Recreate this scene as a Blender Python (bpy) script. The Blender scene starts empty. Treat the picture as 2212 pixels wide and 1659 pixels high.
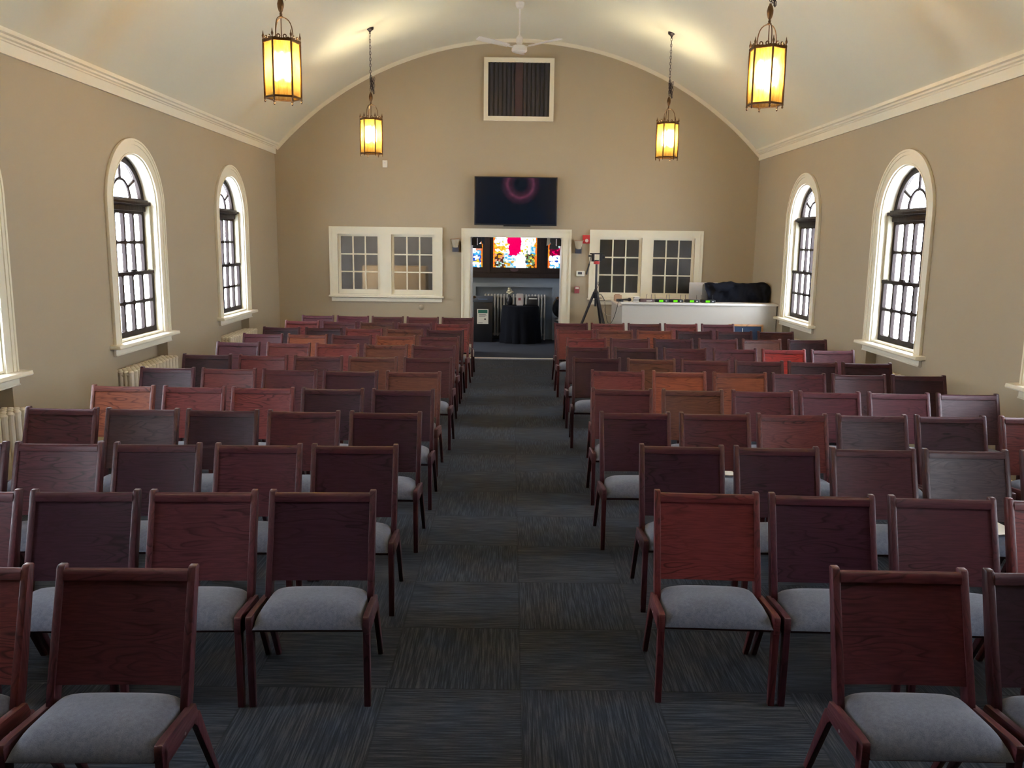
import bpy, bmesh, math, random
from mathutils import Vector, Matrix
PI = math.pi
R = math.radians
random.seed(7)
SC = bpy.context.scene
COL = SC.collection
# ---------------------------------------------------------------- room measures (metres)
XL, XR, D = -3.932, 4.104, 14.379
YF = -3.2
XC, ZC, RB = .09, -.22, 5.45          # barrel vault axis and radius
VY = 17.3                             # far wall of the room beyond the doorway
TILE, TX, TY = .61, .069, 3.5365      # carpet tiles
# ---------------------------------------------------------------- object helpers
def tag(o, label=None, cat=None, group=None, kind=None):
    if label: o['label'] = label
    if cat: o['category'] = cat
    if group: o['group'] = group
    if kind: o['kind'] = kind
    return o
def empty(name, loc=(0, 0, 0), rz=0, label=None, cat=None, group=None, kind=None):
    o = bpy.data.objects.new(name, None); COL.objects.link(o)
    o.empty_display_size = .1
    o.location = loc; o.rotation_euler = (0, 0, rz)
    return tag(o, label, cat, group, kind)
class MB:
    """collects shapes in one bmesh"""
    def __init__(s): s.bm = bmesh.new()
    def _m(s, vs, mi):
        fs = set()
        for v in vs: fs.update(v.link_faces)
        for f in fs: f.material_index = mi
    def box(s, x0, x1, y0, y1, z0, z1, M=None, mi=0):
        co = [(x0, y0, z0), (x1, y0, z0), (x1, y1, z0), (x0, y1, z0), (x0, y0, z1), (x1, y0, z1), (x1, y1, z1), (x0, y1, z1)]
        vs = [s.bm.verts.new(M @ Vector(c) if M else c) for c in co]
        for f in ((3, 2, 1, 0), (4, 5, 6, 7), (0, 1, 5, 4), (1, 2, 6, 5), (2, 3, 7, 6), (3, 0, 4, 7)):
            s.bm.faces.new([vs[i] for i in f]).material_index = mi
        return s
    def prism(s, pts, a, b, axis='x', M=None, mi=0):
        """polygon extruded between a and b along axis; pts in the two remaining axes (order xyz)"""
        def P(u, v, w):
            c = {'x': (w, u, v), 'y': (u, w, v), 'z': (u, v, w)}[axis]
            return M @ Vector(c) if M else c
        A = [s.bm.verts.new(P(u, v, a)) for u, v in pts]
        B = [s.bm.verts.new(P(u, v, b)) for u, v in pts]
        n = len(pts)
        s.bm.faces.new(A).material_index = mi; s.bm.faces.new(B[::-1]).material_index = mi
        for i in range(n): s.bm.faces.new((A[i], B[i], B[(i + 1) % n], A[(i + 1) % n])).material_index = mi
        return s
    def tube(s, pts, r, seg=8, closed=False, mi=0):
        """swept round bar; r a number or a list"""
        pts = [Vector(p) for p in pts]; n = len(pts)
        rr = r if isinstance(r, (list, tuple)) else [r] * n
        rings = []; up = None
        for i, p in enumerate(pts):
            a = pts[(i - 1) % n] if closed or i > 0 else p
            b = pts[(i + 1) % n] if closed or i < n - 1 else p
            t = (b - a).normalized()
            if up is None:
                up = Vector((0, 0, 1)) if abs(t.z) < .9 else Vector((1, 0, 0))
            u = t.cross(up).normalized(); w = u.cross(t).normalized(); up = w
            rings.append([s.bm.verts.new(p + rr[i] * (math.cos(2 * PI * k / seg) * u + math.sin(2 * PI * k / seg) * w)) for k in range(seg)])
        for i in range(n if closed else n - 1):
            A, B = rings[i], rings[(i + 1) % n]
            for k in range(seg): s.bm.faces.new((A[k], A[(k + 1) % seg], B[(k + 1) % seg], B[k])).material_index = mi
        if not closed:
            s.bm.faces.new(rings[0][::-1]).material_index = mi; s.bm.faces.new(rings[-1]).material_index = mi
        return s
    def lathe(s, prof, seg=16, c=(0, 0, 0), M=None, mi=0, rot=0):
        """prof: (radius, z) list from one end to the other"""
        rings = []
        for r_, z in prof:
            if r_ < 1e-5:
                p = Vector((c[0], c[1], c[2] + z)); rings.append([s.bm.verts.new(M @ p if M else p)])
            else:
                rg = []
                for k in range(seg):
                    a = rot + 2 * PI * k / seg
                    p = Vector((c[0] + r_ * math.cos(a), c[1] + r_ * math.sin(a), c[2] + z))
                    rg.append(s.bm.verts.new(M @ p if M else p))
                rings.append(rg)
        for A, B in zip(rings, rings[1:]):
            for k in range(seg):
                k2 = (k + 1) % seg
                if len(A) == 1 and len(B) == 1: continue
                if len(A) == 1: f = (A[0], B[k], B[k2])
                elif len(B) == 1: f = (A[k], A[k2], B[0])
                else: f = (A[k], A[k2], B[k2], B[k])
                s.bm.faces.new(f).material_index = mi
        for rg, rev in ((rings[0], True), (rings[-1], False)):
            if len(rg) > 1: s.bm.faces.new(rg[::-1] if rev else rg).material_index = mi
        return s
    def plate(s, loops, y0, y1, M=None, mi=0):
        """filled flat shape with holes, drawn in x/z, thick from y0 to y1"""
        cu = bpy.data.curves.new('tmp', 'CURVE'); cu.dimensions = '2D'; cu.fill_mode = 'BOTH'
        cu.extrude = abs(y1 - y0) / 2
        for lp in loops:
            sp = cu.splines.new('POLY'); sp.points.add(len(lp) - 1)
            for p, c in zip(sp.points, lp): p.co = (c[0], c[1], 0, 1)
            sp.use_cyclic_u = True
        o = bpy.data.objects.new('tmp', cu); COL.objects.link(o)
        dg = bpy.context.evaluated_depsgraph_get(); dg.update()
        me = bpy.data.meshes.new_from_object(o.evaluated_get(dg))
        T = Matrix.Translation((0, (y0 + y1) / 2, 0)) @ Matrix.Rotation(PI / 2, 4, 'X')
        if M: T = M @ T
        me.transform(T)
        n0 = len(s.bm.faces)
        s.bm.from_mesh(me)
        s.bm.faces.ensure_lookup_table()
        for f in s.bm.faces[n0:]: f.material_index = mi
        bpy.data.objects.remove(o); bpy.data.curves.remove(cu); bpy.data.meshes.remove(me)
        return s
    def mesh(s, name, mats, bevel=0, smooth=35, weld=True):
        if weld: bmesh.ops.remove_doubles(s.bm, verts=s.bm.verts, dist=1e-5)
        bmesh.ops.recalc_face_normals(s.bm, faces=s.bm.faces)
        if bevel:
            es = [e for e in s.bm.edges if e.is_manifold and e.calc_face_angle(0) > R(40)]
            bmesh.ops.bevel(s.bm, geom=es, offset=bevel, segments=2, profile=.5, affect='EDGES', clamp_overlap=True)
        me = bpy.data.meshes.new(name); s.bm.to_mesh(me); s.bm.free()
        for m in (mats if isinstance(mats, (list, tuple)) else [mats]): me.materials.append(m)
        if smooth:
            me.polygons.foreach_set('use_smooth', [True] * len(me.polygons)); me.set_sharp_from_angle(angle=R(smooth))
        return me
    def build(s, name, mats, parent=None, bevel=0, smooth=35, M=None, weld=True):
        o = bpy.data.objects.new(name, s.mesh(name, mats, bevel, smooth, weld)); COL.objects.link(o)
        if parent: o.parent = parent
        if M is not None: o.matrix_local = M
        return o
def copy_tree(o, parent=None, loc=None, rz=None):
    c = o.copy(); COL.objects.link(c); c.parent = parent
    if loc is not None: c.location = loc
    if rz is not None: c.rotation_euler = (0, 0, rz)
    for ch in list(o.children): copy_tree(ch, c)
    return c
def arc(cx, cz, r, a0, a1, n): return [(cx + r * math.cos(R(a0 + (a1 - a0) * i / n)), cz + r * math.sin(R(a0 + (a1 - a0) * i / n))) for i in range(n + 1)]
def rect(x0, x1, z0, z1): return [(x0, z0), (x1, z0), (x1, z1), (x0, z1)]
# ---------------------------------------------------------------- materials
class NT:
    def __init__(s, name):
        m = s.m = bpy.data.materials.new(name); m.use_nodes = True
        s.t = m.node_tree; s.t.nodes.clear()
        s.out = s.n('ShaderNodeOutputMaterial')
    def n(s, typ, **kw):
        nd = s.t.nodes.new(typ)
        for k, v in kw.items():
            if k == 'op': nd.operation = v
            elif k.startswith('i_'): nd.inputs[k[2:].replace('_', ' ')].default_value = v
            else: setattr(nd, k, v)
        return nd
    def l(s, a, b): s.t.links.new(a, b)
    def math(s, op, a, b=None, c=None):
        nd = s.n('ShaderNodeMath', op=op)
        for i, v in enumerate((a, b, c)):
            if v is None: continue
            if isinstance(v, (int, float)): nd.inputs[i].default_value = v
            else: s.l(v, nd.inputs[i])
        return nd.outputs[0]
    def mix(s, f, a, b, mode='MIX'):
        nd = s.n('ShaderNodeMix', data_type='RGBA', blend_type=mode)
        for i, v in ((0, f), (6, a), (7, b)):
            if isinstance(v, (int, float)): nd.inputs[i].default_value = v
            elif isinstance(v, (tuple, list)): nd.inputs[i].default_value = (*v[:3], 1)
            else: s.l(v, nd.inputs[i])
        return nd.outputs[2]
    def noise(s, vec, scale, detail=3, rough=.5, **k):
        nd = s.n('ShaderNodeTexNoise', **k); nd.inputs['Scale'].default_value = scale
        nd.inputs['Detail'].default_value = detail; nd.inputs['Roughness'].default_value = rough
        if vec is not None: s.l(vec, nd.inputs['Vector'])
        return nd.outputs['Fac']
    def ramp(s, f, stops):
        nd = s.n('ShaderNodeValToRGB'); cr = nd.color_ramp
        while len(cr.elements) < len(stops): cr.elements.new(.5)
        for e, (p, c) in zip(cr.elements, stops):
            e.position = p; e.color = (c, c, c, 1) if isinstance(c, (int, float)) else (*c[:3], 1)
        s.l(f, nd.inputs[0]); return nd.outputs[0]
    def mapping(s, vec, scale=(1, 1, 1), loc=(0, 0, 0)):
        nd = s.n('ShaderNodeMapping'); nd.inputs['Scale'].default_value = scale; nd.inputs['Location'].default_value = loc
        s.l(vec, nd.inputs['Vector']); return nd.outputs[0]
    def coord(s, which='Object'): return s.n('ShaderNodeTexCoord').outputs[which]
    def bump(s, h, strength=.2, dist=.01):
        nd = s.n('ShaderNodeBump'); nd.inputs['Strength'].default_value = strength; nd.inputs['Distance'].default_value = dist
        s.l(h, nd.inputs['Height']); return nd.outputs[0]
    def pbr(s, color, rough=.5, metal=0, normal=None, spec=.5, coat=0, **k):
        b = s.n('ShaderNodeBsdfPrincipled')
        if isinstance(color, (tuple, list)): b.inputs['Base Color'].default_value = (*color[:3], 1)
        else: s.l(color, b.inputs['Base Color'])
        if isinstance(rough, (int, float)): b.inputs['Roughness'].default_value = rough
        else: s.l(rough, b.inputs['Roughness'])
        b.inputs['Metallic'].default_value = metal; b.inputs['Specular IOR Level'].default_value = spec
        b.inputs['Coat Weight'].default_value = coat
        for kk, v in k.items(): b.inputs[kk.replace('_', ' ')].default_value = v
        if normal is not None: s.l(normal, b.inputs['Normal'])
        s.l(b.outputs[0], s.out.inputs[0]); return b
def simple(name, color, rough=.5, metal=0, var=.06, scale=30, bump=0, **k):
    t = NT(name); v = t.coord()
    f = t.noise(v, scale, 4, .6)
    c = t.mix(f, tuple(x * (1 - var) for x in color), tuple(min(1, x * (1 + var)) for x in color))
    nrm = t.bump(f, bump, .002) if bump else None
    t.pbr(c, rough, metal, nrm, **k); return t.m
def paint(name, color, rough=.6, var=.03):
    t = NT(name); v = t.coord()
    big = t.noise(v, 1.3, 3, .6); fine = t.noise(v, 140, 2, .5)
    c = t.mix(big, tuple(x * (1 - var) for x in color), tuple(x * (1 + var) for x in color))
    t.pbr(c, rough, 0, t.bump(fine, .08, .002), spec=.35); return t.m
def emis(name, color, strength):
    t = NT(name); e = t.n('ShaderNodeEmission'); e.inputs[0].default_value = (*color, 1); e.inputs[1].default_value = strength
    t.l(e.outputs[0], t.out.inputs[0]); return t.m
def wood(name, use_obj=True, base=(.1, .035, .02), rough=.36, axis='x', spec=.5):
    """stained oak: straight pores along the grain plus cathedral figure, tone from the chair's own colour"""
    t = NT(name); v = t.coord(); oi = t.n('ShaderNodeObjectInfo')
    cmb = t.n('ShaderNodeCombineXYZ'); rnd = oi.outputs['Random']
    t.l(t.math('MULTIPLY', rnd, 37.0), cmb.inputs[0]); t.l(t.math('MULTIPLY', rnd, 11.0), cmb.inputs[1]); t.l(t.math('MULTIPLY', rnd, 23.0), cmb.inputs[2])
    add = t.n('ShaderNodeVectorMath', op='ADD'); t.l(v, add.inputs[0]); t.l(cmb.outputs[0], add.inputs[1]); p = add.outputs[0]
    st = {'x': (1.6, 9, 9), 'z': (9, 9, 1.6), 'y': (9, 1.6, 9)}[axis]
    fi = {'x': (6, 150, 150), 'z': (150, 150, 6), 'y': (150, 6, 150)}[axis]
    low = t.noise(t.mapping(p, st), 1.0, 2, .5)
    rings = t.math('FRACT', t.math('MULTIPLY', low, 13.0))
    rings = t.ramp(rings, [(0, .0), (.55, .12), (.86, 1.), (1, .0)])
    pores = t.ramp(t.noise(t.mapping(p, fi), 1.0, 3, .6), [(.40, 0), (.62, 1)])
    patch = t.ramp(t.noise(p, 4.0, 2, .5), [(.38, .25), (.62, 1)])
    dark = t.math('MAXIMUM', t.math('MULTIPLY', t.math('MULTIPLY', rings, patch), 1.0), t.math('MULTIPLY', pores, .42))
    if use_obj: col = oi.outputs['Color']
    else:
        rgb = t.n('ShaderNodeRGB'); rgb.outputs[0].default_value = (*base, 1); col = rgb.outputs[0]
    dk = t.mix(1.0, col, (.16, .12, .16), 'MULTIPLY')
    c = t.mix(dark, col, dk)
    c = t.mix(t.math('MULTIPLY', t.noise(p, 2.2, 2), .35), c, t.mix(1.0, col, (.62, .55, .6), 'MULTIPLY'))
    t.pbr(c, t.math('ADD', t.math('MULTIPLY', pores, .10), rough), 0, t.bump(pores, .06, .001), spec=spec)
    return t.m
M = {}
M['wall'] = paint('greige wall paint', (.405, .343, .244), .62)
M['vwall'] = paint('grey wall paint', (.31, .37, .45), .65)
M['booth'] = paint('booth wall paint', (.47, .45, .40), .5)
M['ceil'] = paint('cream ceiling paint', (.72, .695, .55), .5, .02)
M['trim'] = simple('cream trim enamel', (.80, .76, .61), .33, var=.03, scale=6)
M['white'] = simple('white enamel', (.74, .72, .68), .35, var=.02)
M['sashwood'] = wood('dark sash wood', False, (.018, .011, .010), .5, 'z', spec=.15)
M['brownwood'] = wood('brown window wall wood', False, (.03, .016, .014), .45, 'z')
M['track'] = simple('worn sash track', (.42, .39, .28), .5, var=.25, scale=20)
M['wood'] = wood('stained oak', True, rough=.33, spec=.22)
M['woodz'] = wood('stained oak upright', True, rough=.33, axis='z', spec=.32)
M['woody'] = wood('stained oak rail', True, rough=.36, axis='y')
M['iron'] = simple('cream radiator enamel', (.76, .71, .58), .4, var=.08, scale=25, bump=.1)
M['irong'] = simple('grey radiator enamel', (.60, .61, .62), .4, var=.08)
M['brass'] = simple('aged brass', (.10, .055, .025), .38, .9, var=.3, scale=40)
M['chain'] = simple('dark chain metal', (.045, .035, .04), .45, .8, var=.2)
M['black'] = simple('black plastic', (.012, .013, .018), .35, var=.1)
M['blackm'] = simple('black anodised metal', (.014, .016, .024), .35, .3, var=.1)
M['navy'] = simple('blue grey metal', (.045, .055, .08), .5)
M['steel'] = simple('bright steel', (.6, .6, .62), .3, .9)
M['silver'] = simple('satin aluminium', (.62, .63, .65), .42, .35, var=.02)
M['red'] = simple('red plastic', (.50, .03, .035), .4)
M['pink'] = simple('dull red plastic', (.32, .07, .08), .45)
M['paper'] = simple('white paper', (.78, .77, .70), .7, var=.03)
M['tan'] = simple('tan cardboard', (.38, .24, .15), .7, var=.1)
M['maroon'] = simple('brown metal case', (.10, .065, .075), .45)
M['pine'] = wood('light pine frame', False, (.55, .28, .10), .45, 'x')
M['felt'] = simple('blue felt board', (.016, .036, .085), .85, var=.15, scale=80)
M['lamp_glass_cup'] = simple('frosted cup glass', (.45, .41, .30), .35)
M['green_led'] = emis('green display', (.20, .95, .02), .33)
M['darkcloth'] = simple('black cloth', (.0055, .0068, .012), .9, var=.3, scale=60, bump=.2, spec=.15)
M['petal'] = simple('cream petals', (.55, .52, .38), .7)
M['aluminium'] = simple('threshold metal', (.22, .24, .29), .4, .8)
def fabric():
    t = NT('grey upholstery'); v = t.coord()
    a = t.noise(t.mapping(v, (1, 1, 1)), 420, 2, .6); b = t.noise(v, 60, 3, .6)
    f = t.math('ADD', t.math('MULTIPLY', a, .6), t.math('MULTIPLY', b, .4))
    c = t.ramp(f, [(.32, (.048, .059, .094)), (.68, (.122, .136, .184))])
    b_ = t.pbr(c, .85, 0, t.bump(a, .35, .002), spec=.25); b_.inputs['Sheen Weight'].default_value = .25
    return t.m
M['fabric'] = fabric()
def carpet(name, tiles=True):
    t = NT(name); v = t.coord(); sx = t.n('ShaderNodeSeparateXYZ'); t.l(v, sx.inputs[0])
    x = t.math('DIVIDE', t.math('SUBTRACT', sx.outputs[0], TX), TILE); y = t.math('DIVIDE', t.math('SUBTRACT', sx.outputs[1], TY), TILE)
    ix = t.math('FLOOR', x); iy = t.math('FLOOR', y); fx = t.math('FRACT', x); fy = t.math('FRACT', y)
    par = t.math('FLOORED_MODULO', t.math('ADD', t.math('ADD', ix, iy), 1.0), 2.0)      # 0: ribs run along y, 1: along x
    A = t.math('ADD', t.math('MULTIPLY', sx.outputs[0], t.math('SUBTRACT', 1.0, par)), t.math('MULTIPLY', sx.outputs[1], par))
    B = t.math('ADD', t.math('MULTIPLY', sx.outputs[1], t.math('SUBTRACT', 1.0, par)), t.math('MULTIPLY', sx.outputs[0], par))
    cm = t.n('ShaderNodeCombineXYZ'); t.l(t.math('MULTIPLY', A, 150.0), cm.inputs[0]); t.l(t.math('MULTIPLY', B, 5.5), cm.inputs[1])
    t.l(t.math('ADD', t.math('MULTIPLY', ix, 3.7), t.math('MULTIPLY', iy, 5.3)), cm.inputs[2])
    rib = t.noise(cm.outputs[0], 1.0, 2, .55)
    cm2 = t.n('ShaderNodeCombineXYZ'); t.l(t.math('MULTIPLY', A, 420.0), cm2.inputs[0]); t.l(t.math('MULTIPLY', B, 60.0), cm2.inputs[1])
    pile = t.noise(cm2.outputs[0], 1.0, 2, .5)
    c = t.ramp(rib, [(.34, (.007, .0105, .017)), (.50, (.018, .023, .033)), (.66, (.043, .050, .062))])
    c = t.mix(t.ramp(pile, [(.35, .0), (.7, .5)]), c, t.mix(1.0, c, (.45, .45, .48), 'MULTIPLY'))
    tint = t.ramp(t.noise(v, 3.2, 2, .5), [(.40, (.86, .98, 1.10)), (.60, (1.10, 1.0, .92))])
    c = t.mix(1.0, c, tint, 'MULTIPLY')
    wn = t.n('ShaderNodeTexWhiteNoise', noise_dimensions='2D'); cm3 = t.n('ShaderNodeCombineXYZ'); t.l(ix, cm3.inputs[0]); t.l(iy, cm3.inputs[1]); t.l(cm3.outputs[0], wn.inputs['Vector'])
    k = t.math('ADD', .92, t.math('MULTIPLY', wn.outputs['Value'], .16))
    ex = t.math('MINIMUM', t.math('MINIMUM', fx, t.math('SUBTRACT', 1.0, fx)), t.math('MINIMUM', fy, t.math('SUBTRACT', 1.0, fy)))
    seam = t.ramp(ex, [(.0, .55), (.012, 1.0)])
    kk = t.n('ShaderNodeCombineXYZ')
    km = t.math('MULTIPLY', k, seam)
    for i in range(3): t.l(km, kk.inputs[i])
    c = t.mix(1.0, c, kk.outputs[0], 'MULTIPLY')
    b = t.pbr(c, .95, 0, t.bump(rib, .5, .004), spec=.12); b.inputs['Sheen Weight'].default_value = .05
    return t.m
M['carpet'] = carpet('ribbed carpet tiles')
M['vcarpet'] = simple('plain blue grey carpet', (.017, .023, .042), .95, var=.3, scale=300)
def clear_pane(name, tint=(.97, .98, 1.), gloss=.08, rough=.02):
    t = NT(name); a = t.n('ShaderNodeBsdfTransparent'); a.inputs[0].default_value = (*tint, 1)
    g = t.n('ShaderNodeBsdfGlossy'); g.inputs['Roughness'].default_value = rough; g.inputs[0].default_value = (1, 1, 1, 1)
    mx = t.n('ShaderNodeMixShader'); mx.inputs[0].default_value = gloss; t.l(a.outputs[0], mx.inputs[1]); t.l(g.outputs[0], mx.inputs[2]); t.l(mx.outputs[0], t.out.inputs[0]); return t.m
M['glass'] = clear_pane('window glass')
def obscure():
    t = NT('dark obscure glass'); v = t.coord()
    n1 = t.noise(v, 90, 2, .5)
    a = t.n('ShaderNodeBsdfRefraction'); a.inputs[0].default_value = (.46, .42, .38, 1); a.inputs['Roughness'].default_value = .12; a.inputs['IOR'].default_value = 1.05
    g = t.n('ShaderNodeBsdfGlossy'); g.inputs['Roughness'].default_value = .35; g.inputs[0].default_value = (.8, .8, .8, 1)
    b = t.bump(n1, .35, .004); t.l(b, a.inputs['Normal']); t.l(b, g.inputs['Normal'])
    mx = t.n('ShaderNodeMixShader'); mx.inputs[0].default_value = .085
    t.l(a.outputs[0], mx.inputs[1]); t.l(g.outputs[0], mx.inputs[2]); t.l(mx.outputs[0], t.out.inputs[0]); return t.m
M['obscure'] = obscure()
def amber():
    t = NT('amber lantern glass'); v = t.coord()
    n1 = t.noise(t.mapping(v, (1, 1, .25)), 60, 2, .5)
    c = t.ramp(n1, [(.35, (.60, .33, .055)), (.65, (.78, .50, .12))])
    tr = t.n('ShaderNodeBsdfTranslucent'); t.l(c, tr.inputs[0])
    tp = t.n('ShaderNodeBsdfTransparent'); t.l(c, tp.inputs[0])
    g = t.n('ShaderNodeBsdfGlossy'); g.inputs['Roughness'].default_value = .25
    rf = t.n('ShaderNodeBsdfRefraction'); t.l(c, rf.inputs[0]); rf.inputs['Roughness'].default_value = .8; rf.inputs['IOR'].default_value = 1.3
    m0 = t.n('ShaderNodeMixShader'); m0.inputs[0].default_value = .24; t.l(rf.outputs[0], m0.inputs[1]); t.l(tp.outputs[0], m0.inputs[2])
    m1 = t.n('ShaderNodeMixShader'); m1.inputs[0].default_value = .93; t.l(tr.outputs[0], m1.inputs[1]); t.l(m0.outputs[0], m1.inputs[2])
    m2 = t.n('ShaderNodeMixShader'); m2.inputs[0].default_value = .05; t.l(m1.outputs[0], m2.inputs[1]); t.l(g.outputs[0], m2.inputs[2]); t.l(m2.outputs[0], t.out.inputs[0]); return t.m
M['amber'] = amber()
M['bulb'] = emis('lit candle bulb', (1., .84, .56), 260)
M['chancel'] = wood('dark chancel panelling', False, (.055, .040, .036), .5, 'z')
def struct(name, mb, mat, M_=None, parent=None, **k):
    o = mb.build(name, mat, parent, M=M_, **k)
    if parent is None: o['kind'] = 'structure'
    return o
# ================================================================ ROOM SHELL
WIN_Y = [12.05, 8.995, 5.945, 2.895]
def LW(y): return Matrix.Translation((XL, y, 0)) @ Matrix.Rotation(PI / 2, 4, 'Z')
def RW(y): return Matrix.Translation((XR, y, 0)) @ Matrix.Rotation(-PI / 2, 4, 'Z')
OW, SZ, SP = .535, .93, 2.31                    # half opening, sill height, spring line
def opening(c, s=1): return [(c - OW, SZ), (c + OW, SZ)] + arc(c, SP, OW, 0, 180, 28)
def side_wall(name, X, sgn):
    """sgn -1: left wall, wall body lies outward; drawn in (along, up)"""
    Mx = Matrix.Translation((X, 0, 0)) @ Matrix.Rotation(sgn * -PI / 2, 4, 'Z')
    # local x is along the wall: +y world on the left wall, -y world on the right wall
    k = 1 if sgn < 0 else -1
    a, b = sorted((k * YF, k * D))
    wins = [opening(k * y) for y in WIN_Y]
    niches = [rect(k * y - .63, k * y + .63, -.05, .83) for y in WIN_Y]
    mb = MB()
    mb.plate([rect(a, b, -.06, 3.60)] + wins + niches, 0, .12)
    mb.plate([rect(a, b, -.06, 3.60)] + wins, .12, .27)
    return struct(name, mb, M['wall'], Mx, weld=False)
side_wall('wall_left', XL, -1)
side_wall('wall_right', XR, 1)
DX0, DX1, DZ = -.705, .872, 2.085              # doorway
IW = [(-2.92, -2.21), (-2.02, -1.285)], [(1.455, 2.205), (2.36, 3.095)]
mb = MB()
holes = [rect(DX0, DX1, -.07, DZ)] + [rect(a, b, 1.09, 2.09) for g in IW for a, b in g]
mb.plate([rect(XL - .27, XR + .27, -.06, 5.6)] + holes, D, D + .18)
struct('wall_back', mb, M['wall'], weld=False)
struct('wall_front', MB().box(XL - .27, XR + .27, YF - .15, YF, -.06, 5.6), M['chancel'])
struct('floor', MB().box(XL - .27, XR + .27, YF, D, -.06, 0), M['carpet'])
mb = MB(); hw = 4.25; n = 64
ps = [(XC + RB * math.sin(a), ZC + RB * math.cos(a)) for a in [R(-52 + 104 * i / n) for i in range(n + 1)]]
po = [(XC + (RB + .15) * math.sin(a), ZC + (RB + .15) * math.cos(a)) for a in [R(-52 + 104 * i / n) for i in range(n + 1)]]
mb.prism(ps + po[::-1], YF, D, 'y')
struct('ceiling', mb, M['ceil'])
# cornices, arch bead
prof = [(-.02, 3.372), (.024, 3.372), (.024, 3.462), (.034, 3.468), (.036, 3.480), (.058, 3.488), (.062, 3.506), (.088, 3.514), (.094, 3.545), (-.02, 3.58)]
struct('trim_1', MB().prism([(XL + a, z) for a, z in prof], YF, D, 'y'), M['trim'], smooth=0)
struct('trim_2', MB().prism([(XR - a, z) for a, z in prof][::-1], YF, D, 'y'), M['trim'], smooth=0)
lo = [(XC + (RB - .055) * math.sin(R(a)), ZC + (RB - .055) * math.cos(R(a))) for a in [-47.3 + 94.9 * i / 60 for i in range(61)]]
hi = [(XC + (RB + .02) * math.sin(R(a)), ZC + (RB + .02) * math.cos(R(a))) for a in [-47.3 + 94.9 * i / 60 for i in range(61)]]
struct('trim_3', MB().prism(lo + hi[::-1], D - .03, D + .01, 'y'), M['trim'])
struct('baseboard_left', MB().box(XL, XL + .02, YF, D, 0, .14), M['trim']).hide_render = False
struct('baseboard_right', MB().box(XR - .02, XR, YF, D, 0, .14), M['trim'])
mb = MB(); mb.box(XL, -.84, D - .02, D, 0, .14); mb.box(1.02, 1.62, D - .02, D, 0, .14)
struct('baseboard_back', mb, M['trim'])
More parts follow.
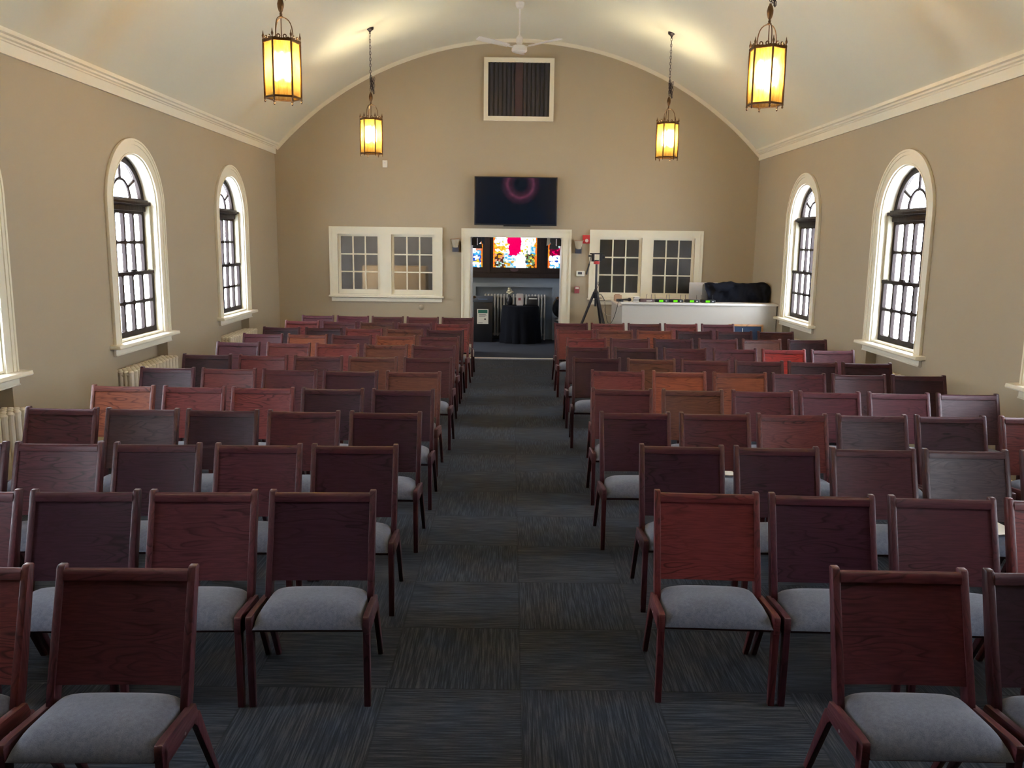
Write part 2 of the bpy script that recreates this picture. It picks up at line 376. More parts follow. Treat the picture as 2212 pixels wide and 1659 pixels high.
# ---------------------------------------------------------------- arched side windows
def arch_loop(w, r, zb, n=28): return [(-w, zb), (w, zb)] + arc(0, SP, r, 0, 180, n)
def side_window():
    W = []
    mb = MB()                                   # casing: flat band, raised outer bead
    mb.plate([arch_loop(.68, .68, SZ - .0), arch_loop(OW, OW, SZ - .01)], -.018, .004)
    mb.plate([arch_loop(.680, .680, SZ), arch_loop(.628, .628, SZ - .01)], -.026, -.014)
    mb.plate([arch_loop(.686, .686, SZ), arch_loop(.664, .664, SZ - .01)], -.034, -.014)
    mb.plate([arch_loop(OW + .016, OW + .016, SZ), arch_loop(OW, OW, SZ - .01)], -.022, -.014)
    W.append(('casing', mb.mesh('casing', M['trim'], smooth=30, weld=False), []))
    mb = MB(); mb.plate([arch_loop(OW + .001, OW + .001, SZ + .012), arch_loop(OW - .014, OW - .014, SZ + .03)], 0, .26)
    W.append(('reveal', mb.mesh('reveal', M['trim'], smooth=30, weld=False), []))
    mb = MB(); mb.prism([(-.105, .905), (-.098, .932), (.02, .938), (.25, .945), (.25, .90), (-.10, .895)], -.76, .76, 'x')
    W.append(('sill', mb.mesh('sill', M['trim'], bevel=.003), []))
    mb = MB(); mb.box(-.69, .69, -.028, .0, .822, .895); mb.box(-.69, .69, -.036, -.028, .822, .834)
    W.append(('apron', mb.mesh('apron', M['trim'], bevel=.003), []))
    # fan sash
    Y0, Y1 = .125, .165; mb = MB(); cz = 2.385
    outer = [(math.cos(R(a)) * .521, SP + math.sin(R(a)) * .521) for a in [7.5 + 165 * i / 28 for i in range(29)]]
    inn = [(math.cos(R(a)) * .455, SP + math.sin(R(a)) * .455) for a in [12 + 156 * i / 28 for i in range(29)]]
    mb.plate([outer, inn], Y0, Y1)
    ri = .21
    mb.tube([(math.cos(R(a)) * ri, (Y0 + Y1) / 2, cz + math.sin(R(a)) * ri) for a in range(0, 181, 12)], .016, 6)
    for a in (38, 90, 142):
        c, s_ = math.cos(R(a)), math.sin(R(a))
        e = .455 if a == 90 else .44
        mb.tube([(c * ri, (Y0 + Y1) / 2, cz + s_ * ri), (c * (e - .03), (Y0 + Y1) / 2, SP + s_ * e + .01)], .016, 6)
    W.append(('fan_sash', mb.mesh('fan_sash', M['sashwood'], smooth=30, weld=False), [('pane', [arc(0, cz, .39, 0, 180, 20)], .146)]))
    mb = MB(); mb.box(-.52, .52, .085, .17, 2.325, 2.392); mb.box(-.52, .52, .055, .10, 2.340, 2.372); mb.box(-.52, .52, .10, .16, 2.27, 2.33)
    W.append(('transom_bar', mb.mesh('transom_bar', M['sashwood'], bevel=.003), []))
    def sash(hw_, z0, z1, y0, y1, st, br, tr):
        cols = 4; holes = []
        ww = (2 * hw_ - 2 * st); pw = ww / cols; ph = (z1 - tr - z0 - br) / 2; m_ = .017
        for i in range(cols):
            for j in range(2):
                xa, xb = -hw_ + st + i * pw + (m_ if i else 0), -hw_ + st + (i + 1) * pw - (m_ if i < cols - 1 else 0)
                za, zb = z0 + br + j * ph + (m_ if j else 0), z0 + br + (j + 1) * ph - (m_ * .6 if j == 0 else 0)
                c_ = .024                       # rounded pane corners
                holes.append([(xa + c_, za), (xb - c_, za), (xb - c_ * .3, za + c_ * .3), (xb, za + c_), (xb, zb - c_), (xb - c_ * .3, zb - c_ * .3), (xb - c_, zb), (xa + c_, zb), (xa + c_ * .3, zb - c_ * .3), (xa, zb - c_), (xa, za + c_), (xa + c_ * .3, za + c_ * .3)])
        mb = MB(); mb.plate([rect(-hw_, hw_, z0, z1)] + holes, y0, y1)
        return mb
    mb = sash(.480, 1.60, 2.28, .125, .162, .045, .03, .04)
    W.append(('upper_sash', mb.mesh('upper_sash', M['sashwood'], weld=False), [('pane', [rect(-.44, .44, 1.625, 2.245)], .146)]))
    mb = sash(.520, .942, 1.630, .068, .105, .05, .075, .035)
    mb.box(-.52, .52, .06, .068, 1.60, 1.632); mb.box(-.035, .035, .05, .07, 1.632, 1.655)
    W.append(('lower_sash', mb.mesh('lower_sash', M['sashwood'], weld=False), [('pane', [rect(-.475, .475, 1.01, 1.60)], .088)]))
    mb = MB()
    for s_ in (-1, 1):
        a, b = sorted((s_ * .480, s_ * .521)); mb.box(a, b, .110, .20, .94, 2.28); mb.box(a, b, .06, .110, 1.64, 2.33)
    W.append(('sash_track', mb.mesh('sash_track', M['track']), []))
    return W
WPARTS = side_window()
panes = {}
def put_window(name, Mx, label):
    e = empty(name, kind='structure', label=label); e.matrix_world = Mx
    for nm, me, subs in WPARTS:
        o = bpy.data.objects.new(nm, me); COL.objects.link(o); o.parent = e
        for sn, loops, y in subs:
            if nm not in panes:
                mb = MB(); mb.plate(loops, y - .002, y + .002); panes[nm] = mb.mesh('pane', M['glass'], weld=False)
            p = bpy.data.objects.new('pane', panes[nm]); COL.objects.link(p); p.parent = o
    return e
ordn = ['farthest', 'second farthest', 'third farthest', 'nearest']
for i, y in enumerate(WIN_Y):
    put_window('window_%d' % (i + 1), LW(y), '%s arched window of the left wall, dark sashes in cream casing' % ordn[i])
    put_window('window_%d' % (i + 5), RW(y), '%s arched window of the right wall, dark sashes in cream casing' % ordn[i])
# ---------------------------------------------------------------- double windows in the back wall
def inner_window(name, spans, label):
    x0, x1 = spans[0][0], spans[1][1]
    e = empty(name, (0, D, 0), kind='structure', label=label)
    ca, cb, top, bot = x0 - .135, x1 + .13, 2.212, 1.045
    holes = [rect(a, b, 1.088, 2.088) for a, b in spans]
    mb = MB(); mb.plate([rect(ca, cb, bot, top)] + holes, -.022, .004)
    mb.plate([rect(ca, cb, bot, top), rect(ca + .03, cb - .03, bot - .01, top - .03)], -.045, -.02)
    mb.plate([rect(ca + .03, cb - .03, bot, top - .03), rect(ca + .045, cb - .045, bot - .01, top - .045)], -.034, -.02)
    mb.build('casing', M['trim'], e, weld=False)
    MB().prism([(-.075, 1.040), (-.07, 1.062), (.0, 1.066), (.0, 1.03), (-.06, 1.03)], ca - .02, cb + .02, 'x').build('sill', M['trim'], e, bevel=.002)
    MB().box(ca + .02, cb - .01, -.028, 0, .962, 1.035).build('apron', M['trim'], e, bevel=.003)
    for a, b in spans:
        g0, g1, z0, z1 = a + .045, b - .045, 1.165, 2.052
        hs = []; cw, chh = (g1 - g0) / 3, (z1 - z0) / 3; m_ = .011
        for i in range(3):
            for j in range(3): hs.append(rect(g0 + i * cw + (m_ if i else 0), g0 + (i + 1) * cw - (m_ if i < 2 else 0), z0 + j * chh + (m_ if j else 0), z0 + (j + 1) * chh - (m_ if j < 2 else 0)))
        mb = MB(); mb.plate([rect(a, b, 1.08, 2.09)] + hs, .035, .07); mb.box(a, b, .02, .10, 1.066, 1.10)
        s_ = mb.build('sash', M['trim'], e, weld=False)
        MB().box(g0 - .01, g1 + .01, .052, .056, z0 - .01, z1 + .01).build('pane', M['obscure'], s_)
    return e
inner_window('window_9', IW[0], 'cream double interior window left of the doorway, dark obscure glass')
inner_window('window_10', IW[1], 'cream double interior window above the sound booth')
# ---------------------------------------------------------------- doorway
dr = empty('door_1', (0, D, 0), kind='structure', label='wide cream cased doorway under the television, leaves folded back')
mb = MB(); mb.plate([rect(DX0 - .13, DX1 + .14, 0, 2.208), rect(DX0, DX1, -.01, DZ)], -.024, .004)
mb.plate([rect(DX0 - .13, DX1 + .14, 0, 2.208), rect(DX0 - .10, DX1 + .11, -.01, 2.178)], -.048, -.02)
mb.build('casing', M['trim'], dr, weld=False)
MB().plate([rect(DX0 - .002, DX1 + .002, 0, DZ + .002), rect(DX0 + .018, DX1 - .018, -.01, DZ - .018)], 0, .20).build('jamb', M['trim'], dr, weld=False)
for s_, x in ((-1, DX0 + .0), (1, DX1 + .03)):
    mb = MB(); mb.box(x - .02, x + .02, .215, .98, .01, 2.06)
    for z0, z1 in ((.15, .95), (1.08, 1.92)): mb.box(x - .025, x + .025, .33, .86, z0, z1)
    lf = mb.build('door_leaf', M['white'], dr, bevel=.003)
    MB().lathe([(0, 0), (.025, .005), (.028, .03), (.012, .045), (.010, .06)], 12, M=Matrix.Translation((x - s_ * .03, .9, 1.0)) @ Matrix.Rotation(s_ * -PI / 2, 4, 'Y')).build('door_knob', M['brass'], lf)
    mb = MB(); xx = x - s_ * .075; mb.box(xx - .045, xx + .045, .26, .56, 1.93, 2.05); mb.box(xx - .02, xx + .02, .52, .80, 1.96, 1.99)
    mb.tube([(xx, .50, 2.06), (xx - s_ * .13, .36, 2.066), (xx - s_ * .05, .20, 2.066)], .011, 6)
    mb.build('door_closer', M['blackm'], lf)
MB().prism([(-.035, 0.0), (-.02, .009), (.02, .009), (.035, 0.0)], DX0, DX1, 'x').build('threshold', M['aluminium'], dr)
# ================================================================ ROOM BEYOND THE DOORWAY
VX0, VX1 = -3.6, 3.8
struct('floor_2', MB().box(VX0, VX1, D + .0, VY + .3, -.06, -.0005), M['vcarpet'])
struct('ceiling_2', MB().box(VX0, VX1, D + .18, VY + .3, 2.75, 2.85), M['vwall'])
mb = MB(); mb.plate([rect(D + .18, VY + .3, -.06, 2.85), rect(15.0, 15.9, .95, 2.15)], 0, .12); struct('wall_vestibule_left', mb, M['vwall'], Matrix.Translation((VX0, 0, 0)) @ Matrix.Rotation(PI / 2, 4, 'Z'), weld=False)
e = empty('window_12', (VX0, 15.45, 0), PI / 2, kind='structure', label='added unseen side window letting daylight into the room beyond the doorway')  # unseen window, added to bring more daylight into this room
MB().plate([rect(-.53, .53, .87, 2.23), rect(-.45, .45, .95, 2.15)], -.02, .0).build('casing', M['trim'], e, weld=False)
MB().plate([rect(-.45, .45, .95, 2.15), rect(-.40, -.02, 1.0, 2.10), rect(.02, .40, 1.0, 2.10)], .04, .08).build('sash', M['sashwood'], e, weld=False)
struct('wall_vestibule_right', MB().box(VX1, VX1 + .12, D + .18, VY + .3, -.06, 2.85), M['vwall'])
struct('wall_vestibule_partition', MB().box(1.33, 1.43, D + .18, VY, 0, 2.75), M['vwall'])
mb = MB()
mb.plate([rect(VX0, VX1, -.06, 1.46), rect(-.71, .87, -.05, 1.08)], VY, VY + .14); mb.plate([rect(VX0, VX1, -.06, 1.46)], VY + .14, VY + .2)
mb.plate([rect(VX0, -1.1, 1.46, 2.85)], VY, VY + .2); mb.plate([rect(1.28, VX1, 1.46, 2.85)], VY, VY + .2); mb.plate([rect(-1.1, 1.28, 2.6, 2.85)], VY, VY + .2)
struct('wall_vestibule_far', mb, M['vwall'], weld=False)
# stained glass window: brown framing, leaded coloured pieces
GLASS = {}
def gl(name, c):
    t = NT('stained glass ' + name); a = t.n('ShaderNodeBsdfTransparent'); v = t.coord(); f = t.noise(v, 28, 3, .6)
    t.l(t.mix(f, tuple(x * .72 for x in c), c), a.inputs[0])
    g = t.n('ShaderNodeBsdfGlossy'); g.inputs['Roughness'].default_value = .1
    mx = t.n('ShaderNodeMixShader'); mx.inputs[0].default_value = .03; t.l(a.outputs[0], mx.inputs[1]); t.l(g.outputs[0], mx.inputs[2]); t.l(mx.outputs[0], t.out.inputs[0]); return t.m
gc = [('milky', (.20, .20, .20)), ('ruby', (.042, .0, .0045)), ('amber', (.038, .017, .001)), ('yellow', (.040, .029, .002)), ('cyan', (.003, .020, .034)), ('blue', (.0006, .004, .024)), ('green', (.007, .012, .005)), ('umber', (.004, .0015, .0008)), ('orange', (.045, .008, .001)), ('slate', (.0012, .0014, .002)), ('pearl', (.026, .034, .032)), ('rose', (.036, .014, .009)), ('wine', (.007, .0, .001))]
GM = [gl(a, b) for a, b in gc]; GI = {a: i for i, (a, b) in enumerate(gc)}
GM.append(M['black']); LEAD = len(GM) - 1
wd = empty('window_11', (0, VY, 0), kind='structure', label='stained glass window seen through the doorway, ruby drapery above coloured rocks')
panels = [(-.94, -.575), (-.362, .525), (.748, 1.11)]
PZ0, PZ1 = 1.475, 2.52
mb = MB(); mb.plate([rect(-1.1, 1.28, 1.30, 2.6)] + [rect(a, b, PZ0, PZ1) for a, b in panels], -.07, .02)
for a, b in zip(panels, panels[1:]): mb.box((a[1] + b[0]) / 2 - .045, (a[1] + b[0]) / 2 + .045, -.09, -.06, 1.36, 2.6)
mb.box(-1.1, 1.28, -.11, -.06, 1.27, 1.36); mb.box(-1.1, 1.28, -.085, -.06, 1.385, 1.40)
mb.build('window_frame', M['brownwood'], wd, weld=False)
MB().lathe([(.0, 0), (.085, .0), (.085, .012), (0, .014)], 16, M=Matrix.Translation((.07, -.075, 1.435)) @ Matrix.Diagonal((1, 1, .45, 1)) @ Matrix.Rotation(PI / 2, 4, 'X')).build('plaque', M['maroon'], wd)
def central(u, v, r):                             # u 0..1 across, v 0..1 up over the lower part that shows
    if v > .38 + abs(u - .46) * .35 and .33 + .05 * (1 - v) < u < .63 - .02 * (1 - v): return 'ruby'
    if u > .48 and v < .42 and abs(u - (.60 + .12 * (.4 - v))) < .09 + .07 * r: return 'milky' if not (.70 < u < .80 and .16 < v < .22) else 'slate'
    if v < .20: return ('umber' if r < .35 else 'amber' if r < .6 else 'green' if r < .8 else 'pearl') if u < .28 or u > .80 else ('cyan' if r < .25 else 'amber' if r < .5 else 'pearl')
    if v < .45: return ('umber' if r < .40 else 'rose' if r < .65 else 'amber') if u < .25 else ('green' if r < .4 else 'yellow' if r < .7 else 'umber') if u > .70 else ('pearl' if r < .4 else 'milky' if r < .8 else 'cyan')
    if v < .68: return ('amber' if r < .35 else 'yellow' if r < .7 else 'milky') if u < .34 else ('cyan' if r < .6 else 'pearl') if u > .82 else ('milky' if r < .7 else 'green' if r < .8 else 'yellow')
    return 'milky' if r < .74 else 'pearl' if r < .9 else 'yellow'
def leftp(u, v, r): return 'cyan' if v < .12 and r < .5 else 'milky' if v < .15 else ('yellow' if r < .6 else 'blue') if v < .27 else ('blue' if r < .7 else 'milky') if v < .42 else ('cyan' if r < .6 else 'milky') if v < .55 else ('rose' if r < .6 else 'milky') if v < .75 else ('milky' if u > .55 else 'slate') if v < 1.2 else 'cyan'
def rightp(u, v, r): return 'cyan' if v < .15 and r < .7 else 'milky' if v < .22 else ('blue' if r < .35 else 'milky') if v < .38 else ('wine' if r < .7 else 'ruby') if v < .62 else ('pearl' if r < .5 else 'green') if v < .72 else ('slate' if r < .7 else 'wine' if u > .4 else 'cyan')
for pi, (xa, xb) in enumerate(panels):
    rnd = random.Random(40 + pi); nx = max(3, round((xb - xa) / .036)); nz = 34; g = {}
    mb = MB()
    for i in range(nx + 1):
        for j in range(nz + 1):
            jx = 0 if i in (0, nx) else rnd.uniform(-.42, .42) * (xb - xa) / nx; jz = 0 if j in (0, nz) else rnd.uniform(-.45, .45) * (PZ1 - PZ0) / nz
            g[i, j] = mb.bm.verts.new((xa + (xb - xa) * i / nx + jx, 0, PZ0 + (PZ1 - PZ0) * j / nz + jz))
    for i in range(nx):
        for j in range(nz):
            f = mb.bm.faces.new((g[i, j], g[i + 1, j], g[i + 1, j + 1], g[i, j + 1]))
            u, v = (i + .5) / nx, (j + .5) / nz * (PZ1 - PZ0) / .62
            fn = central if pi == 1 else leftp if pi < 1 else rightp
            f.material_index = GI[fn(u, v, rnd.random())]
            if i in (0, nx - 1): f.material_index = GI['orange' if rnd.random() < .6 else 'amber']
    old = {f: f.material_index for f in mb.bm.faces}
    res = bmesh.ops.inset_individual(mb.bm, faces=list(mb.bm.faces), thickness=.0036, use_even_offset=True)
    for f in res['faces']: f.material_index = LEAD
    pn = bpy.data.objects.new('stained_glass_panel', mb.mesh('stained_glass_panel', GM, smooth=0)); COL.objects.link(pn); pn.parent = wd
# ---------------------------------------------------------------- radiators
def radiator(name, n, pitch, h, dep, mat, loc, rz, label, group, cols=4):
    e = empty(name, loc, rz, label, 'radiator', group)
    mb = MB(); L = (n - 1) * pitch
    for r in range(cols):
        y = -dep / 2 + .025 + (dep - .05) * r / (cols - 1)
        mb.lathe([(.0, .075), (.4 * pitch * .6, .08), (pitch * .30, .12), (pitch * .30, h - .05), (pitch * .36, h - .02), (pitch * .22, h - .004), (0, h)], 10, c=(0, y, 0))
    mb.tube([(0, -dep / 2 + .01, h - .045), (0, dep / 2 - .01, h - .045)], .024, 8); mb.tube([(0, -dep / 2 + .01, .11), (0, dep / 2 - .01, .11)], .024, 8)
    me = mb.mesh('column_section', mat)
    mf = MB()
    for r in range(cols):
        y = -dep / 2 + .025 + (dep - .05) * r / (cols - 1)
        mf.lathe([(.0, .075), (.4 * pitch * .6, .08), (pitch * .30, .12), (pitch * .30, h - .05), (pitch * .36, h - .02), (pitch * .22, h - .004), (0, h)], 10, c=(0, y, 0))
    mf.tube([(0, -dep / 2 + .01, h - .045), (0, dep / 2 - .01, h - .045)], .024, 8)
    for y in (-dep / 2 + .025, dep / 2 - .025): mf.lathe([(.022, 0), (.014, .03), (.015, .08)], 8, c=(0, y, 0))
    mf.tube([(0, -dep / 2 + .01, .11), (0, dep / 2 - .01, .11)], .024, 8)
    me2 = mf.mesh('column_section', mat)
    for i in range(n):
        o = bpy.data.objects.new('column_section', me2 if i in (0, n - 1) else me); COL.objects.link(o); o.parent = e; o.location = (-L / 2 + i * pitch, 0, 0)
    mb = MB(); mb.tube([(-L / 2, 0, h - .06), (L / 2, 0, h - .06)], .022, 8); mb.tube([(-L / 2, 0, .11), (L / 2, 0, .11)], .022, 8)
    mb.build('connecting_rod', mat, e)
    mb = MB(); mb.tube([(-L / 2 - .01, 0, .11), (-L / 2 - .08, 0, .11), (-L / 2 - .08, 0, .0)], .014, 8); mb.lathe([(.0, 0), (.03, .0), (.03, .05), (.012, .055), (.012, .09), (.03, .095), (.03, .11), (0, .115)], 10, c=(-L / 2 - .08, 0, .10))
    mb.build('valve', mat, e)
    return e
rl = {12.05: 'farthest window of the left wall', 8.995: 'second farthest window of the left wall', 5.945: 'partly seen nearest left wall window'}
for y, lb in rl.items(): radiator('radiator', 14, .088, .665, .20, M['iron'], (XL + .03, y, 0), PI / 2, 'cream cast iron radiator below the ' + lb, 'radiators under the side windows')
for y, lb in {12.05: 'farthest window of the right wall', 8.995: 'second farthest window of the right wall'}.items(): radiator('radiator', 14, .088, .665, .20, M['iron'], (XR - .03, y, 0), -PI / 2, 'cream cast iron radiator below the ' + lb, 'radiators under the side windows')
radiator('radiator', 20, .064, .935, .13, M['irong'], (.10, VY + .055, 0), 0, 'tall pale radiator behind the black table in the doorway', None)
# ================================================================ CHAIRS
TONE = {'d': (.040, .014, .024), 'm': (.080, .0225, .031), 'r': (.160, .037, .038), 'o': (.250, .066, .034), 'n': (.135, .049, .034), 'b': (.28, .022, .016), 'g': (.068, .036, .043)}
def chair_meshes():
    P = {}
    # cushion
    mb = MB(); N = 18; q = [math.sin(PI / 2 * (2 * i / N - 1)) for i in range(N + 1)]
    top, bot = {}, {}
    def ring_pt(u, v, lower):
        y = -.086 + .166 * v; w = .2325 - .014 * (v + 1) / 2
        edge = (max(0, 1 - abs(u) ** 6)) ** .40 * (max(0, 1 - abs(v) ** (3.0 if v < 0 else 8))) ** (.62 if v < 0 else .45)
        if lower:
            return (u * (w - .012), y * .955 - .002, .376 - .022 * edge ** .5)
        z = .376 + (.066 + .014 * (1 - u * u) * (1 - v * v)) * edge
        z -= .008 * (v + 1) / 2
        if v < -.4: z -= (abs(v) - .4) ** 2 * .035
        return (u * w, y, z)
    lo_g = {}
    for i, u in enumerate(q):
        for j, v in enumerate(q):
            top[i, j] = mb.bm.verts.new(ring_pt(u, v, False))
            lo_g[i, j] = mb.bm.verts.new(ring_pt(u, v, True))
    for i in range(N):
        for j in range(N):
            mb.bm.faces.new((top[i, j], top[i + 1, j], top[i + 1, j + 1], top[i, j + 1])); mb.bm.faces.new((lo_g[i, j + 1], lo_g[i + 1, j + 1], lo_g[i + 1, j], lo_g[i, j]))
    rimi = [(i, 0) for i in range(N + 1)] + [(N, j) for j in range(1, N + 1)] + [(i, N) for i in range(N - 1, -1, -1)] + [(0, j) for j in range(N - 1, 0, -1)]
    for a, b in zip(rimi, rimi[1:] + rimi[:1]): mb.bm.faces.new((top[a], lo_g[a], lo_g[b], top[b]))
    P['seat'] = mb.mesh('seat', M['fabric'], smooth=60)
    # back: slightly curved panel between posts, leaning backwards
    B0, B1 = Vector((0, .048, .461)), Vector((0, .170, .838))
    d = (B1 - B0); ln = d.length; d.normalize(); nrm = Vector((0, -d.z, d.y))   # towards the sitter
    def bp(x, t, off):
        c = .014 * (1 - (x / .213) ** 2)
        return Vector((x, 0, 0)) + B0 + d * t - nrm * (c - off)
    mb = MB(); nx = 10; F, K = [], []
    for i in range(nx + 1):
        x = -.217 + .434 * i / nx
        F.append([mb.bm.verts.new(bp(x, t, .006)) for t in (0, ln * .5, ln - .035)]); K.append([mb.bm.verts.new(bp(x, t, -.006)) for t in (0, ln * .5, ln - .035)])
    for i in range(nx):
        for j in range(2):
            mb.bm.faces.new((F[i][j], F[i + 1][j], F[i + 1][j + 1], F[i][j + 1])); mb.bm.faces.new((K[i][j + 1], K[i + 1][j + 1], K[i + 1][j], K[i][j]))
        mb.bm.faces.new((F[i][0], K[i][0], K[i + 1][0], F[i + 1][0])); mb.bm.faces.new((F[i][2], F[i + 1][2], K[i + 1][2], K[i][2]))
    for i in (0, nx):
        for j in range(2): mb.bm.faces.new((F[i][j], F[i][j + 1], K[i][j + 1], K[i][j]))
    P['backrest'] = mb.mesh('backrest', M['wood'], smooth=40)
    # top rail: rounded section following the curve
    mb = MB(); sec = [(-.016, -.040), (.014, -.040), (.017, -.018), (.014, -.004), (.004, .004), (-.008, .002), (-.016, -.008)]
    rings = []
    for i in range(nx + 1):
        x = -.218 + .436 * i / nx
        rings.append([mb.bm.verts.new(bp(x, ln + b, a)) for a, b in sec])
    for a, b in zip(rings, rings[1:]):
        for k in range(len(sec)): mb.bm.faces.new((a[k], b[k], b[(k + 1) % len(sec)], a[(k + 1) % len(sec)]))
    mb.bm.faces.new(rings[0]); mb.bm.faces.new(rings[-1][::-1])
    P['top_rail'] = mb.mesh('top_rail', M['wood'], smooth=50)
    # posts, legs, rails for one side then mirrored
    post = [(.010, .368), (.052, .352), (.082, .42), (.198, .846), (.190, .853), (.166, .853), (.158, .846), (.034, .46)]
    rear = [(.020, .335), (.068, .335), (.090, .345), (.262, .0), (.232, .0), (.060, .30)]
    front = [(-.240, .0), (-.214, .0), (-.204, .30), (-.200, .405), (-.248, .405), (-.246, .30)]
    rail = [(-.248, .340), (-.200, .330), (.02, .325), (.062, .330), (.070, .350), (.052, .392), (-.200, .4185), (-.244, .4185), (-.250, .408)]
    for s in (-1, 1):
        def sp(pts, xa, xb, nm, mat):
            a, b = sorted((s * xa, s * xb)); mb = MB(); mb.prism(pts, a, b, 'x'); return mb.mesh(nm, mat, bevel=.0035, smooth=40)
        P['back_post', s] = sp(post, .217, .245, 'back_post', M['woodz'])
        P['leg_r', s] = sp(rear, .236, .260, 'leg', M['woodz'])
        P['leg_f', s] = sp(front, .233, .2615, 'leg', M['woodz'])
        P['side_rail', s] = sp(rail, .2340, .2615, 'side_rail', M['woody'])
        mb = MB(); mb.tube([(s * .250, -.06, .345), (s * .2635, -.06, .345)], .006, 8); P['coupling_bolt', s] = mb.mesh('coupling_bolt', M['steel'])
    mb = MB(); mb.box(-.233, .233, -.218, -.196, .338, .364); mb.box(-.225, .225, .04, .060, .325, .360); mb.box(-.235, .235, -.196, .04, .345, .356)
    P['seat_frame'] = mb.mesh('seat_frame', M['wood'], bevel=.002)
    return P
CP = chair_meshes()
def make_chair():
    e = empty('oak_chair')
    for k in ('seat', 'backrest', 'top_rail', ('back_post', -1), ('back_post', 1), 'seat_frame', ('side_rail', -1), ('side_rail', 1), ('leg_f', -1), ('leg_f', 1), ('leg_r', -1), ('leg_r', 1), ('coupling_bolt', -1), ('coupling_bolt', 1)):
        nm = k if isinstance(k, str) else ('leg' if k[0].startswith('leg') else k[0])
        o = bpy.data.objects.new(nm, CP[k]); COL.objects.link(o); o.parent = e
    return e
ORD = ['', 'first', 'second', 'third', 'fourth', 'fifth', 'sixth', 'seventh', 'eighth', 'ninth', 'tenth', 'eleventh', 'twelfth']
TW = {'d': 'dark oak', 'm': 'brown oak', 'r': 'reddish oak', 'o': 'orange oak', 'n': 'tawny oak', 'b': 'bright red', 'g': 'greyish oak'}
